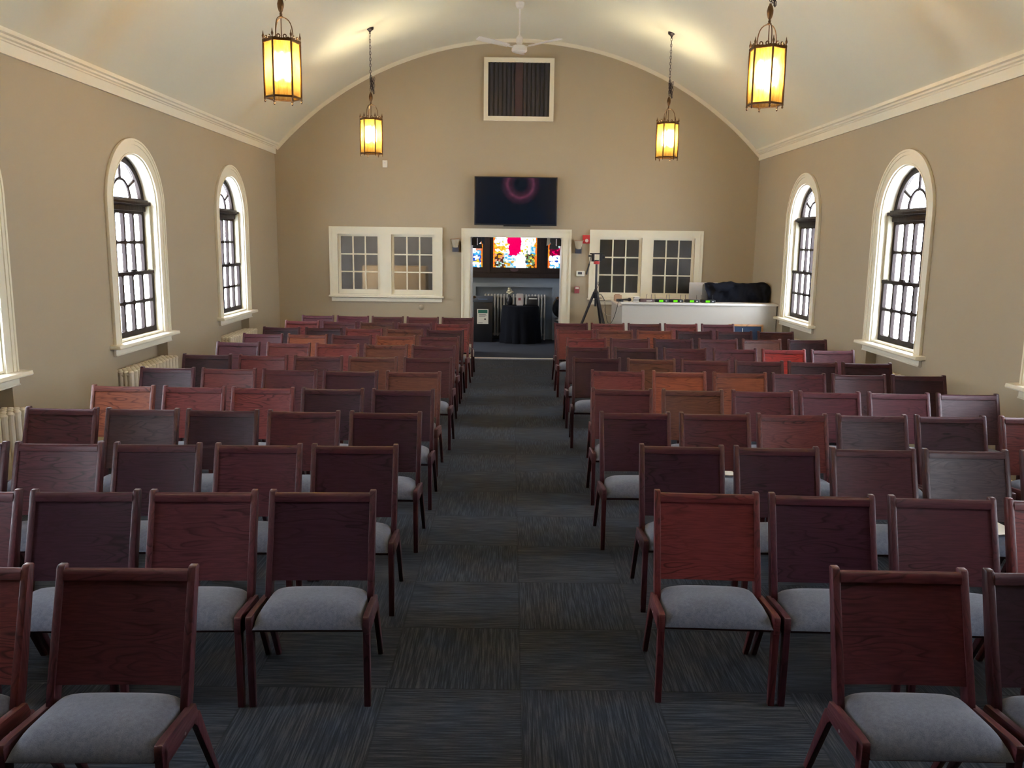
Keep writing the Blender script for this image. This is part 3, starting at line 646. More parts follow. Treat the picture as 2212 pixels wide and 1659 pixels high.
CHAIRS = [
('L', 12, 5, -2.941, 12.707, -1.2, 'm'),
('L', 12, 4, -2.406, 12.696, -1.2, 'm'),
('L', 12, 3, -1.871, 12.685, -1.2, 'm'),
('L', 12, 2, -1.336, 12.673, -1.2, 'm'),
('L', 12, 1, -0.801, 12.662, -1.2, 'm'),
('L', 11, 5, -2.973, 11.822, -4.1, 'r'),
('L', 11, 4, -2.433, 11.784, -4.1, 'm'),
('L', 11, 3, -1.897, 11.745, -4.1, 'n'),
('L', 11, 2, -1.361, 11.707, -4.1, 'm'),
('L', 11, 1, -0.824, 11.668, -4.1, 'r'),
('L', 10, 5, -3.02, 10.923, -2.1, 'd'),
('L', 10, 4, -2.46, 10.902, -2.1, 'd'),
('L', 10, 3, -1.925, 10.883, -2.1, 'r'),
('L', 10, 2, -1.39, 10.863, -2.1, 'n'),
('L', 10, 1, -0.854, 10.843, -2.1, 'd'),
('L', 9, 5, -3.031, 10.125, -1.3, 'm'),
('L', 9, 4, -2.482, 10.112, -1.3, 'o'),
('L', 9, 3, -1.942, 10.1, -1.3, 'm'),
('L', 9, 2, -1.401, 10.087, -1.3, 'o'),
('L', 9, 1, -0.865, 10.075, -1.3, 'm'),
('L', 8, 5, -3.057, 9.249, -1.8, 'm'),
('L', 8, 4, -2.485, 9.231, -1.8, 'r'),
('L', 8, 3, -1.935, 9.213, -1.8, 'r'),
('L', 8, 2, -1.392, 9.195, -1.8, 'n'),
('L', 8, 1, -0.857, 9.178, -1.8, 'm'),
('L', 7, 5, -3.033, 8.209, -0.7, 'd'),
('L', 7, 4, -2.47, 8.202, -0.7, 'r'),
('L', 7, 3, -1.916, 8.196, -0.7, 'm'),
('L', 7, 2, -1.369, 8.189, -0.7, 'n'),
('L', 7, 1, -0.817, 8.183, -0.7, 'm'),
('L', 6, 5, -3.07, 7.312, -1.5, 'd'),
('L', 6, 4, -2.517, 7.298, -1.5, 'r'),
('L', 6, 3, -1.968, 7.284, -1.5, 'm'),
('L', 6, 2, -1.422, 7.27, -1.5, 'd'),
('L', 6, 1, -0.86, 7.255, -1.5, 'n'),
('L', 5, 5, -3.03, 6.356, -0.4, 'o'),
('L', 5, 4, -2.472, 6.352, -0.4, 'r'),
('L', 5, 3, -1.932, 6.348, -0.4, 'r'),
('L', 5, 2, -1.384, 6.344, -0.4, 'd'),
('L', 5, 1, -0.832, 6.34, -0.4, 'd'),
('L', 4, 5, -3.043, 5.462, -0.2, 'm'),
('L', 4, 4, -2.493, 5.46, -0.2, 'g'),
('L', 4, 3, -1.948, 5.457, -0.2, 'd'),
('L', 4, 2, -1.394, 5.455, -0.2, 'm'),
('L', 4, 1, -0.839, 5.453, -0.2, 'd'),
('L', 3, 5, -3.07, 4.465, 1.2, 'g'),
('L', 3, 4, -2.535, 4.476, 1.2, 'm'),
('L', 3, 3, -1.984, 4.487, 1.2, 'd'),
('L', 3, 2, -1.417, 4.499, 1.2, 'm'),
('L', 3, 1, -0.871, 4.51, 1.2, 'd'),
('L', 2, 4, -2.472, 3.552, 2.1, 'm'),
('L', 2, 3, -1.936, 3.572, 2.1, 'd'),
('L', 2, 2, -1.398, 3.591, 2.1, 'm'),
('L', 2, 1, -0.854, 3.611, 2.1, 'd'),
('L', 1, 2, -1.932, 2.668, 0.8, 'r'),
('L', 1, 1, -1.346, 2.676, 0.8, 'm'),
('R', 11, 1, 0.893, 12.024, 3.2, 'm'),
('R', 11, 2, 1.429, 12.054, 3.2, 'r'),
('R', 11, 3, 1.968, 12.085, 3.2, 'm'),
('R', 11, 4, 2.504, 12.115, 3.2, 'r'),
('R', 11, 5, 3.05, 12.146, 3.2, 'm'),
('R', 10, 1, 0.875, 11.083, 1.8, 'r'),
('R', 10, 2, 1.412, 11.1, 1.8, 'n'),
('R', 10, 3, 1.949, 11.117, 1.8, 'o'),
('R', 10, 4, 2.485, 11.135, 1.8, 'd'),
('R', 10, 5, 3.03, 11.152, 1.8, 'd'),
('R', 10, 6, 3.593, 11.17, 1.8, 'm'),
('R', 9, 1, 0.945, 10.12, 2.5, 'r'),
('R', 9, 2, 1.484, 10.143, 2.5, 'm'),
('R', 9, 3, 2.023, 10.166, 2.5, 'd'),
('R', 9, 4, 2.579, 10.19, 2.5, 'm'),
('R', 9, 5, 3.128, 10.213, 2.5, 'n'),
('R', 9, 6, 3.698, 10.238, 2.5, 'd'),
('R', 8, 1, 0.876, 9.212, 0.2, 'd'),
('R', 8, 2, 1.417, 9.214, 0.2, 'd'),
('R', 8, 3, 1.967, 9.216, 0.2, 'm'),
('R', 8, 4, 2.527, 9.218, 0.2, 'm'),
('R', 8, 5, 3.076, 9.22, 0.2, 'b'),
('R', 8, 6, 3.624, 9.222, 0.2, 'm'),
('R', 7, 1, 0.878, 8.313, -2.3, 'd'),
('R', 7, 2, 1.428, 8.291, -2.3, 'n'),
('R', 7, 3, 1.972, 8.27, -2.3, 'm'),
('R', 7, 4, 2.507, 8.248, -2.3, 'd'),
('R', 7, 5, 3.043, 8.227, -2.3, 'd'),
('R', 7, 6, 3.578, 8.205, -2.3, 'd'),
('R', 6, 1, 0.989, 7.471, -1.2, 'r'),
('R', 6, 2, 1.551, 7.459, -1.2, 'o'),
('R', 6, 3, 2.104, 7.448, -1.2, 'o'),
('R', 6, 4, 2.639, 7.436, -1.2, 'm'),
('R', 6, 5, 3.184, 7.425, -1.2, 'm'),
('R', 6, 6, 3.727, 7.414, -1.2, 'd'),
('R', 5, 1, 0.904, 6.497, -0.7, 'm'),
('R', 5, 2, 1.469, 6.49, -0.7, 'n'),
('R', 5, 3, 2.03, 6.483, -0.7, 'm'),
('R', 5, 4, 2.566, 6.477, -0.7, 'm'),
('R', 5, 5, 3.116, 6.47, -0.7, 'm'),
('R', 5, 6, 3.668, 6.464, -0.7, 'g'),
('R', 4, 1, 0.875, 5.548, 0.5, 'd'),
('R', 4, 2, 1.428, 5.553, 0.5, 'm'),
('R', 4, 3, 1.967, 5.558, 0.5, 'r'),
('R', 4, 4, 2.523, 5.564, 0.5, 'g'),
('R', 4, 5, 3.071, 5.569, 0.5, 'd'),
('R', 4, 6, 3.666, 5.575, 0.5, 'r'),
('R', 3, 1, 1.004, 4.598, -0.9, 'd'),
('R', 3, 2, 1.553, 4.59, -0.9, 'd'),
('R', 3, 3, 2.109, 4.581, -0.9, 'm'),
('R', 3, 4, 2.644, 4.573, -0.9, 'g'),
('R', 3, 5, 3.209, 4.564, -0.9, 'g'),
('R', 2, 1, 0.933, 3.671, -2.1, 'r'),
('R', 2, 2, 1.471, 3.651, -2.1, 'd'),
('R', 2, 3, 2.029, 3.631, -2.1, 'm'),
('R', 2, 4, 2.569, 3.611, -2.1, 'r'),
('R', 1, 1, 1.424, 2.738, -0.9, 'm'),
('R', 1, 2, 1.98, 2.729, -0.9, 'd')]
proto = make_chair()
last = {}
for c in CHAIRS: last[c[0], c[1]] = max(last.get((c[0], c[1]), 0), c[2])
for i, (blk, row, seat, x, y, yaw, tone) in enumerate(CHAIRS):
    o = proto if i == 0 else copy_tree(proto)
    rnd = random.Random(i * 7 + 1)
    o.location = (x, y, 0); o.rotation_euler = (0, 0, R(yaw + rnd.uniform(-.3, .3)))
    col = TONE[tone]; j = rnd.uniform(.88, 1.12); h = rnd.uniform(.94, 1.06)
    pj = rnd.uniform(.9, 1.1)
    frame = TONE['m']
    for ch in o.children:
        kk = 1.0 if ch.name.startswith('backrest') else .5
        c3 = [(a * kk + b * (1 - kk)) * j for a, b in zip(col, frame)]
        ch.color = (c3[0] * pj, c3[1] * h, c3[2], 1)
    side = 'left' if blk == 'L' else 'right'
    s_ = 'aisle seat' if seat == 1 else 'last seat' if seat == last[blk, row] and row > 2 else '%s seat from aisle' % ORD[seat]
    tag(o, '%s chair with grey seat, %s block, %s row from camera, %s' % (TW[tone], side, ORD[row], s_), 'chair', 'oak chairs left of the aisle' if blk == 'L' else 'oak chairs right of the aisle')
# ================================================================ LANTERNS AND FAN
def lantern_parts():
    P = []; RH, z0, z1 = .150, .035, .50
    V = [(RH * math.cos(R(60 * k)), RH * math.sin(R(60 * k))) for k in range(6)]
    mb = MB()
    for z, hh, rn in ((z0, .016, 'bottom_rim'), (z1 - .016, .022, 'top_rim')):
        mb = MB()
        for k in range(6):
            a, b = Vector((*V[k], z)), Vector((*V[(k + 1) % 6], z)); dd = (b - a).normalized(); nn = Vector((dd.y, -dd.x, 0))
            T = Matrix(((dd.x, nn.x, 0, a.x), (dd.y, nn.y, 0, a.y), (0, 0, 1, 0), (0, 0, 0, 1)))
            mb.box(0, (b - a).length, -.004, .007, z, z + hh, M=T)
        P.append((rn, mb.mesh(rn, M['brass']), None))
    for k in range(6):
        x, y = V[k]; mb = MB()
        mb.tube([(x, y, z0 - .01), (x, y, z1 + .01)], .0085, 8)
        mb.lathe([(0, -.035), (.006, -.03), (.009, -.022), (.005, -.012), (.010, -.004), (.010, .002)], 8, c=(x, y, z0))
        mb.lathe([(.010, 0), (.008, .01), (.004, .016), (.009, .03), (.010, .04), (.005, .055), (.003, .07), (0, .082)], 8, c=(x, y, z1))
        P.append(('corner_post', mb.mesh('corner_post', M['brass']), None))
        a, b = Vector((*V[k], 0)), Vector((*V[(k + 1) % 6], 0)); mb = MB(); ins = .96
        co = [(a.x * ins, a.y * ins, z0 + .01), (b.x * ins, b.y * ins, z0 + .01), (b.x * ins, b.y * ins, z1 - .01), (a.x * ins, a.y * ins, z1 - .01)]
        mb.bm.faces.new([mb.bm.verts.new(c) for c in co])
        P.append(('glass_panel', mb.mesh('glass_panel', M['amber'], smooth=0), None))
        # scrolls along the crown
        mid = (a + b) / 2; dd = (b - a).normalized(); mb = MB()
        for s in (-1, 1):
            pts = []
            for t in range(0, 15):
                an = R(-90 + t * 24); rr = .017 * (1 - t / 24)
                pts.append(mid + dd * s * (.030 - rr * math.cos(an) * 1.0 - .002) + Vector((0, 0, z1 + .020 + rr * math.sin(an))))
            mb.tube(pts, .0055, 6)
            mb.tube([mid + dd * s * .028 + Vector((0, 0, z1 + .003)), mid + dd * s * .052 + Vector((0, 0, z1 + .012)), mid + dd * s * .068 + Vector((0, 0, z1 + .004))], .005, 6)
        P.append(('crown_scroll', mb.mesh('crown_scroll', M['brass']), None))
    for k in range(0, 6, 2):
        mb = MB(); x, y = V[k]; pts = []
        for t in range(9):
            a = t / 8; rr = .98 * (1 - a ** 2.4) * .62 + .02; zz = z1 + .195 * math.sin(a * PI / 2) ** .8 if a > 0 else z1
            pts.append((x * rr * 1.0, y * rr * 1.0, zz))
        mb.tube([(x, y, z1 - .005), (x * .64, y * .64, z1 - .002)] + pts, .0048, 6)
        P.append(('hoop_arm', mb.mesh('hoop_arm', M['brass']), None))
    mb = MB(); mb.lathe([(0, .185), (.016, .19), (.020, .20), (.010, .21), (.014, .22), (.008, .228), (.017, .245), (.026, .275), (.028, .30), (.020, .335), (.010, .350), (.012, .358), (0, .362)], 12, c=(0, 0, z1)); mb.tube([(0, .0, z1 + .38), (.016, 0, z1 + .365), (0, 0, z1 + .35), (-.016, 0, z1 + .365)], .003, 6, closed=True)
    P.append(('finial', mb.mesh('finial', M['brass']), None))
    mb = MB(); mb.lathe([(0, .06), (.006, .065), (.010, .08), (.018, .10), (.010, .12), (.006, .14), (.004, z1 + .19)], 8)
    for k in range(3):
        a = R(120 * k + 30); c, s = math.cos(a), math.sin(a)
        mb.tube([(0, 0, .11), (c * .03, s * .03, .098), (c * .055, s * .055, .11), (c * .06, s * .06, .13)], .004, 6)
        mb.lathe([(0, .115), (.020, .12), (.022, .126), (.011, .135), (.011, .20), (0, .20)], 10, c=(c * .06, s * .06, 0))
    cl = mb.mesh('candle_cluster', M['brass'])
    bl = []
    for k in range(3):
        a = R(120 * k + 30); mb = MB(); mb.lathe([(0, .20), (.010, .205), (.017, .25), (.018, .30), (.012, .36), (.004, .395), (0, .40)], 10, c=(math.cos(a) * .06, math.sin(a) * .06, 0)); bl.append(mb.mesh('bulb', M['bulb']))
    P.append(('candle_cluster', cl, bl))
    return P
LP = lantern_parts()
def link_chain(mb, p0, p1, L=.052, w=.011, r=.0032):
    p0, p1 = Vector(p0), Vector(p1); n = max(1, round((p1 - p0).length / (L * .78))); d = (p1 - p0).normalized()
    ref = Vector((1, 0, 0)) if abs(d.x) < .9 else Vector((0, 1, 0)); u = d.cross(ref).normalized(); v = d.cross(u).normalized()
    for i in range(n):
        c = p0 + (p1 - p0) * (i + .5) / n; s = u if i % 2 else v; h = L / 2 - w
        pts = [c + d * h + s * w * .9, c + d * (h + w), c + d * h - s * w * .9, c - d * h - s * w * .9, c - d * (h + w), c - d * h + s * w * .9]
        mb.tube(pts, r, 5, closed=True)
LAMP_W = 430.0
def lantern(x, y, rot, label, dz=0):
    e = empty('hanging_lantern', (x, y, 3.140 + dz), 0, label, 'lantern', 'brass lanterns hanging from the vaulted ceiling')
    for nm, me, subs in LP:
        o = bpy.data.objects.new(nm, me); COL.objects.link(o); o.parent = e; o.rotation_euler = (0, 0, R(rot))
        for b in subs or []:
            s = bpy.data.objects.new('bulb', b); COL.objects.link(s); s.parent = o
    zc = ZC + math.sqrt(RB ** 2 - (x - XC) ** 2) - 3.140 - dz
    mb = MB(); link_chain(mb, (0, 0, .875), (0, 0, zc - .06))
    for q_ in range(3):                          # slack loops of spare chain
        dx = .018 * (q_ - 1) + .01
        link_chain(mb, (.0 + dx * .3, .012, 1.04 + .02 * q_), (dx + .012, .012, .90 - .03 * q_)); link_chain(mb, (dx + .012, .012, .90 - .03 * q_), (dx + .020, .012, 1.02 + .02 * q_))
    mb.build('chain', M['chain'], e)
    MB().lathe([(0, -.07), (.007, -.068), (.010, -.05), (.022, -.03), (.048, -.012), (.052, .0), (.052, .03), (0, .03)], 14, c=(0, 0, zc)).build('canopy', M['chain'], e)
    for k in range(3):
        a = R(120 * k + 30 + rot)
        ld = bpy.data.lights.new('lamp_light', 'POINT'); ld.energy = LAMP_W / 3; ld.color = (1., .82, .50); ld.shadow_soft_size = .012
        lo_ = bpy.data.objects.new('lamp_light', ld); COL.objects.link(lo_); lo_.parent = e
        lo_.location = (math.cos(a) * .06, math.sin(a) * .06, .36)
LXa, LXb = -1.96, 2.15
lantern(LXa, 12.11, 0, 'lit amber lantern nearer the back wall, left of the television')
lantern(LXb, 12.11, 0, 'lit amber lantern nearer the back wall, right of the television')
lantern(LXa, 7.5, 15, 'large lit amber lantern, cut by frame top, left side')
lantern(LXb, 7.5, 30, 'large lit amber lantern, cut by frame top, right side')
lantern(LXa, 2.9, 10, 'amber lantern above the camera, left side'); lantern(LXb, 2.9, 20, 'amber lantern above the camera, right side')
fn = empty('ceiling_fan', (.078, 12.25, 0), 0, 'white three blade ceiling fan on a long rod', 'fan')
zt = 5.228
MB().lathe([(.0, zt), (.06, zt), (.06, zt - .03), (.045, zt - .07), (.018, zt - .085), (0, zt - .085)], 16).build('canopy', M['white'], fn)
MB().tube([(0, 0, zt - .08), (0, 0, 4.80)], .012, 10).build('rod', M['white'], fn)
MB().lathe([(0, 4.80), (.022, 4.80), (.03, 4.785), (.045, 4.77), (.045, 4.70), (.03, 4.685), (.03, 4.672), (.03, 4.670), (.075, 4.668), (.105, 4.655), (.108, 4.60), (.10, 4.585), (.06, 4.575), (0, 4.575)], 24).build('motor', M['white'], fn)
for a in (209, 329, 89):
    T = Matrix.Rotation(R(a), 4, 'Z') @ Matrix.Translation((0, 0, 4.635)) @ Matrix.Rotation(R(-5), 4, 'Y') @ Matrix.Rotation(R(9), 4, 'X')
    mb = MB(); mb.prism([(.17, -.052), (.40, -.066), (.62, -.070), (.645, -.05), (.645, .05), (.62, .070), (.40, .066), (.17, .052)], -.004, .004, 'z', M=T)
    b = mb.build('blade', M['white'], fn, bevel=.002)
    MB().box(.08, .24, -.018, .018, -.010, -.004, M=T).build('blade_bracket', M['white'], b)
# ================================================================ THINGS ON THE BACK WALL
e = empty('television', (.067, D, 0), 0, 'large black flat television on the back wall above the doorway', 'television')
MB().box(-.686, .686, -.125, -.085, 2.262, 3.052).build('screen_housing', M['black'], e, bevel=.006)
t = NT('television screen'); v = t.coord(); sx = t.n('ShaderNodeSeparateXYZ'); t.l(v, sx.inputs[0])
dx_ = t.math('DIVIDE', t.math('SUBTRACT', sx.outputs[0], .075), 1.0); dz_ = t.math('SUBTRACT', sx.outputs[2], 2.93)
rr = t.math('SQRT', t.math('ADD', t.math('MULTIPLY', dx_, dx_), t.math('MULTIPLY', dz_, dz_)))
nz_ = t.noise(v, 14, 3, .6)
ring = t.ramp(t.math('ABSOLUTE', t.math('SUBTRACT', rr, .215)), [(.0, 1.), (.035, .35), (.12, .0)])  # pinkish reflection painted into the screen as a faintly glowing ring
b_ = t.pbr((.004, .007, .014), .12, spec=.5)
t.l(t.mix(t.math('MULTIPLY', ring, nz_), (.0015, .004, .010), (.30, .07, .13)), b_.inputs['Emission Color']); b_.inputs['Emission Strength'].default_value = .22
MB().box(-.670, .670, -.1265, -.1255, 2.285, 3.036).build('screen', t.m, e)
MB().box(-.30, .30, -.085, .0, 2.45, 2.85).build('wall_bracket', M['blackm'], e)
MB().box(-.20, .25, -.13, -.10, 2.245, 2.262).build('speaker_strip', M['blackm'], e)
e = empty('wall_grille', (.094, D, 0), 0, 'square cream framed opening with dark vertical slats high on the back wall', 'grille')
mb = MB(); mb.plate([rect(-.572, .571, 3.950, 4.938), rect(-.502, .501, 4.022, 4.866)], -.035, .0); mb.plate([rect(-.572, .571, 3.950, 4.938), rect(-.555, .554, 3.967, 4.921)], -.045, -.03)
mb.build('frame', M['trim'], e, weld=False)
M['plum'] = simple('plum stained slat', (.010, .010, .022), .5, var=.2); M['plum2'] = simple('plum stained post', (.034, .018, .028), .5)
MB().box(-.502, .501, -.006, -.001, 4.02, 4.87).build('backing', M['black'], e)
MB().box(-.058, .060, -.032, -.006, 4.02, 4.87).build('centre_post', M['plum2'], e)
for s in (-1, 1):
    for k in range(6):
        x = s * (.095 + k * .070); T = Matrix.Translation((x, -.017, 0)) @ Matrix.Rotation(R(24), 4, 'Z')
        MB().box(-.024, .024, -.004, .004, 4.024, 4.864, M=T).build('slat', M['plum'], e)
for x, lb in ((-.932, 'wall sconce with cup glass between left interior window and doorway'), (1.130, 'wall sconce with cup glass between doorway and red alarm')):
    e = empty('wall_sconce', (x, D, 0), 0, lb, 'sconce', 'small wall sconces beside the doorway')
    mb = MB(); mb.box(-.052, .052, -.09, .0, 1.815, 1.900); mb.box(.034, .052, -.09, -.02, 1.90, 1.95); mb.build('bracket', M['navy'], e, bevel=.003)
    MB().lathe([(0, 1.885), (.040, 1.89), (.052, 1.93), (.066, 1.995), (.070, 2.025), (.064, 2.025), (.05, 1.95), (0, 1.90)], 16, c=(0, -.075, 0)).build('glass_cup', M['lamp_glass_cup'], e)
    MB().lathe([(.066, 2.020), (.082, 2.024), (.082, 2.032), (.066, 2.034)], 16, c=(0, -.085, 0)).build('cup_rim', M['tan'], e)
e = empty('fire_alarm', (1.265, D, 0), 0, 'red square fire alarm with white strobe lens above the tripod', 'alarm')
MB().box(-.066, .066, -.04, 0, 1.982, 2.122).build('housing', M['red'], e, bevel=.006)
MB().lathe([(0, .0), (.03, .0), (.028, .012), (0, .014)], 14, M=Matrix.Translation((.002, -.04, 2.030)) @ Matrix.Rotation(PI / 2, 4, 'X')).build('strobe_lens', M['white'], e)
e = empty('wall_mounted_thermostat', (1.178, D, 0), 0, 'white rounded thermostat with grey display beside the doorway', 'thermostat')
MB().box(-.072, .072, -.035, 0, 1.432, 1.524).build('housing', M['paper'], e, bevel=.012)
MB().box(-.045, .025, -.037, -.034, 1.466, 1.506).build('display', M['navy'], e)
mb = MB(); mb.box(.036, .050, -.038, -.034, 1.492, 1.502); mb.box(.036, .050, -.038, -.034, 1.468, 1.478); mb.build('button', M['silver'], e)
e = empty('wall_mounted_pull_station', (1.125, D, 0), 0, 'small red fire alarm pull station below the thermostat', 'alarm')
MB().box(-.042, .042, -.04, 0, 1.148, 1.262).build('housing', M['pink'], e, bevel=.004)
MB().box(-.028, .028, -.052, -.04, 1.222, 1.250).build('pull_handle', M['paper'], e, bevel=.003)
e = empty('wall_sensor', (-2.105, D, 0), 0, 'small white sensor box high on the back wall, left', 'sensor')
MB().box(-.040, .040, -.03, 0, 3.180, 3.295).build('housing', M['paper'], e, bevel=.004); MB().box(-.012, .012, -.034, -.03, 3.245, 3.262).build('sensor_lens', M['silver'], e)
e = empty('outlet_cover', (-1.518, D, 0), 0, 'small domed cover low on the wall under the left interior window', 'cover')
MB().lathe([(.045, 0), (.043, .02), (.028, .035), (0, .042)], 16, M=Matrix.Translation((0, 0, .872)) @ Matrix.Rotation(PI / 2, 4, 'X')).build('dome', M['wall'], e)
# ================================================================ SOUND BOOTH
BX, BY = 1.715, 12.93
mb = MB(); mb.box(BX, XR - .022, BY, BY + .10, 0, 1.075); mb.box(BX, BX + .10, BY + .10, D - .085, 0, 1.02)
bo = empty('sound_booth', (0, 0, 0), 0, 'white half height booth wall across the back right corner', 'booth')
mb.build('booth_wall', M['booth'], bo)
mb = MB(); mb.box(BX - .02, XR - .003, BY - .025, BY + .26, 1.075, 1.108); mb.build('ledge', M['white'], bo, bevel=.004)
mb = MB(); mb.box(BX - .015, BX + .26, BY + .26, D - .085, 1.02, 1.042); mb.build('side_ledge', M['white'], bo, bevel=.004)
mb = MB(); mb.box(BX + .10, XR - .003, BY + .30, BY + 1.25, .96, .99); mb.build('desk_top', M['white'], bo)
LZ = 1.108
def receiver(x, mat, led, label):
    e = empty('wireless_receiver', (x, BY + .075, LZ), R(random.uniform(-2, 2)), label, 'receiver', 'wireless receivers on the booth ledge')
    MB().box(-.105, .105, -.06, .07, .004, .048).build('case', mat, e, bevel=.004)
    if led: MB().box(-.045, .018, -.0625, -.060, .010, .040).build('display', M['green_led'], e)
    else: MB().box(-.01, .055, -.0625, -.060, .015, .028).build('display', M['paper'], e)
    MB().box(.055, .075, -.0635, -.060, .018, .032).build('knob', M['silver'], e)
    for s in (-1, 1):
        MB().tube([(s * .085, .075, .03), (s * .085 + s * .004, .085, .115)] if s > 0 or led else [(s * .0, .075, .03), (s * .0 + .02, .085, .12)], .0035, 6).build('antenna', M['black'], e)
def atpx(px, py, Y): return None
for x, lb in ((2.325, 'black wireless receiver with green display, nearest the brown case'), (2.545, 'black wireless receiver with green display, second from the brown case'), (2.795, 'black wireless receiver with green display, in front of the monitor edge'), (3.040, 'black wireless receiver with green display, beside the black cloth')):
    receiver(x, M['black'], True, lb)
receiver(2.095, M['maroon'], False, 'brown wireless receiver without display, left of the green ones')
# small things on the ledge
for k, (w, zz) in enumerate(((.090, 0), (.084, .021), (.088, .042), (.080, .063))):
    e = empty('cassette', (1.925 + .004 * k, BY + .06, LZ + zz), R(3 * k - 4), ['cream slim case, lowest of the small stack on booth ledge', 'cream slim case, second from bottom of the small stack on booth ledge', 'cream slim case, third from bottom of the small stack on booth ledge', 'cream slim case, topmost of the small stack on booth ledge'][k], 'case', 'small stack of cases')
    MB().box(-w / 2, w / 2, -.05, .05, 0, .008).build('lid', M['black'], e); MB().box(-w / 2 + .001, w / 2 - .001, -.049, .049, .008, .0205).build('case_body', M['paper'], e, bevel=.002)
e = empty('microphone', (1.76, BY + .09, LZ), R(12), 'black handheld microphone lying on the booth ledge corner', 'microphone')
T = Matrix.Translation((0, 0, .032)) @ Matrix.Rotation(PI / 2, 4, 'Y')
MB().lathe([(0, -.10), (.012, -.098), (.014, -.03), (.018, .04), (.02, .055)], 12, M=T).build('handle', M['black'], e)
MB().lathe([(.020, .055), (.028, .062), (.030, .08), (.022, .10), (0, .108)], 12, M=T).build('grille', M['blackm'], e)
mb = MB(); mb.box(-.07, -.03, -.03, .03, .0, .022); mb.lathe([(0, 0), (.028, .002), (.028, .04), (0, .045)], 12, c=(-.10, .02, 0)); mb.build('rest', M['black'], e)
tag(MB().prism([(-.07, -.05), (.075, -.055), (.08, .05), (-.075, .045)], 0, .006, 'z').build('paper_sheet', M['paper'], M=Matrix.Translation((1.83, BY + .14, LZ + .001)) @ Matrix.Rotation(R(8), 4, 'Z')), 'white paper lying by the microphone on the booth ledge', 'paper')
tag(MB().box(-.062, .062, -.05, .05, 0, .095).box(-.045, .03, -.04, .04, .095, .112).build('cardboard_box', M['tan'], bevel=.003, M=Matrix.Translation((1.80, D - .20, 1.0425))), 'small tan cardboard box standing on the side ledge near interior window', 'box')
tag(MB().lathe([(.008, 0), (.009, .05), (.006, .09), (0, .095)], 8, M=Matrix.Translation((0, 0, .009)) @ Matrix.Rotation(PI / 2, 4, 'Y')).build('pen', M['maroon'], M=Matrix.Translation((1.46, D - .05, 1.066))), 'small dark pen on the interior window sill by the tripod', 'pen')
e = empty('computer_monitor', (3.185, BY + 1.05, .991), R(-3), 'silver all in one computer monitor seen from behind on the booth desk', 'monitor')
MB().box(-.235, .235, -.012, .012, .06, .385).build('monitor_shell', M['silver'], e, bevel=.008)
MB().prism([(.0, .002), (.16, .002), (.16, .008), (.03, .012), (.02, .16), (.010, .16)], -.08, .08, 'x').build('stand', M['silver'], e)
# black cloth over equipment
e = empty('covered_mixer', (0, 0, 0), 0, 'sound equipment draped in black cloth behind the booth ledge', 'equipment')
mb = MB(); nx, ny = 46, 18; rnd = random.Random(5)
outl = [(3.045, 1.405), (3.12, 1.425), (3.25, 1.405), (3.36, 1.43), (3.47, 1.442), (3.52, 1.425), (3.62, 1.415), (3.82, 1.418), (3.93, 1.435), (4.0, 1.43), (4.05, 1.405), (4.085, 1.37)]
def topz(x):
    for (a, za), (b, zb) in zip(outl, outl[1:]):
        if a <= x <= b: return za + (zb - za) * (x - a) / (b - a)
    return outl[-1][1] if x > 4 else outl[0][1]
G_ = {}
for i in range(nx + 1):
    x = 3.045 + (4.085 - 3.045) * i / nx; zt_ = topz(x) - .012
    for j in range(ny + 1):
        s = j / ny
        low = 1.075 if x > 3.17 else 1.10 + (3.17 - x) * 1.9
        if s < .30: y = BY + .70 - s / .30 * .30; z = zt_ - .03 * (1 - s / .30)
        else:
            k = (s - .30) / .70; z = zt_ + (low - .035 - zt_) * k; y = BY + .40 - .05 * math.sin(k * PI / 2)
        fold = .020 * math.sin(x * 31 + z * 9) + .014 * math.sin(x * 57 - z * 22) + .03 * math.sin((x + z * 1.3) * 17)
        y += fold * (.5 + .5 * s); x2 = x - .0 - .05 * max(0, (s - .5)) * (1 if x > 3.95 else 0) * 1.6
        G_[i, j] = mb.bm.verts.new((x2, y, z + .004 * math.sin(x * 40)))
for i in range(nx):
    for j in range(ny): mb.bm.faces.new((G_[i, j], G_[i + 1, j], G_[i + 1, j + 1], G_[i, j + 1]))
geo = mb.bm.faces[:]; bmesh.ops.solidify(mb.bm, geom=geo, thickness=.006)
mb.build('cloth_cover', M['darkcloth'], e, smooth=70)
mb = MB(); v0 = [(3.13, 1.395), (3.22, 1.402), (3.33, 1.40), (3.42, 1.395), (3.50, 1.36), (3.46, 1.30), (3.38, 1.27), (3.30, 1.285), (3.24, 1.25), (3.20, 1.31)]
g2 = []
for r_ in range(4):
    sc = 1 - r_ * .27; g2.append([mb.bm.verts.new((3.32 + (a - 3.32) * sc, BY + .32 - .035 * math.sin(r_ / 3 * PI / 2) + .01 * math.sin(a * 60 + r_), 1.34 + (b - 1.34) * sc)) for a, b in v0])
for A, B in zip(g2, g2[1:]):
    for k in range(len(v0)): mb.bm.faces.new((A[k], A[(k + 1) % len(v0)], B[(k + 1) % len(v0)], B[k]))
mb.bm.faces.new(g2[-1]); mb.build('cloth_fold', M['darkcloth'], e, smooth=70)
mb = MB(); mb.prism([(BY + .45, .993), (BY + .85, .993), (BY + .85, 1.36), (BY + .47, 1.375)], 3.12, 3.98, 'x'); mb.build('equipment_case', M['black'], e, bevel=.01)
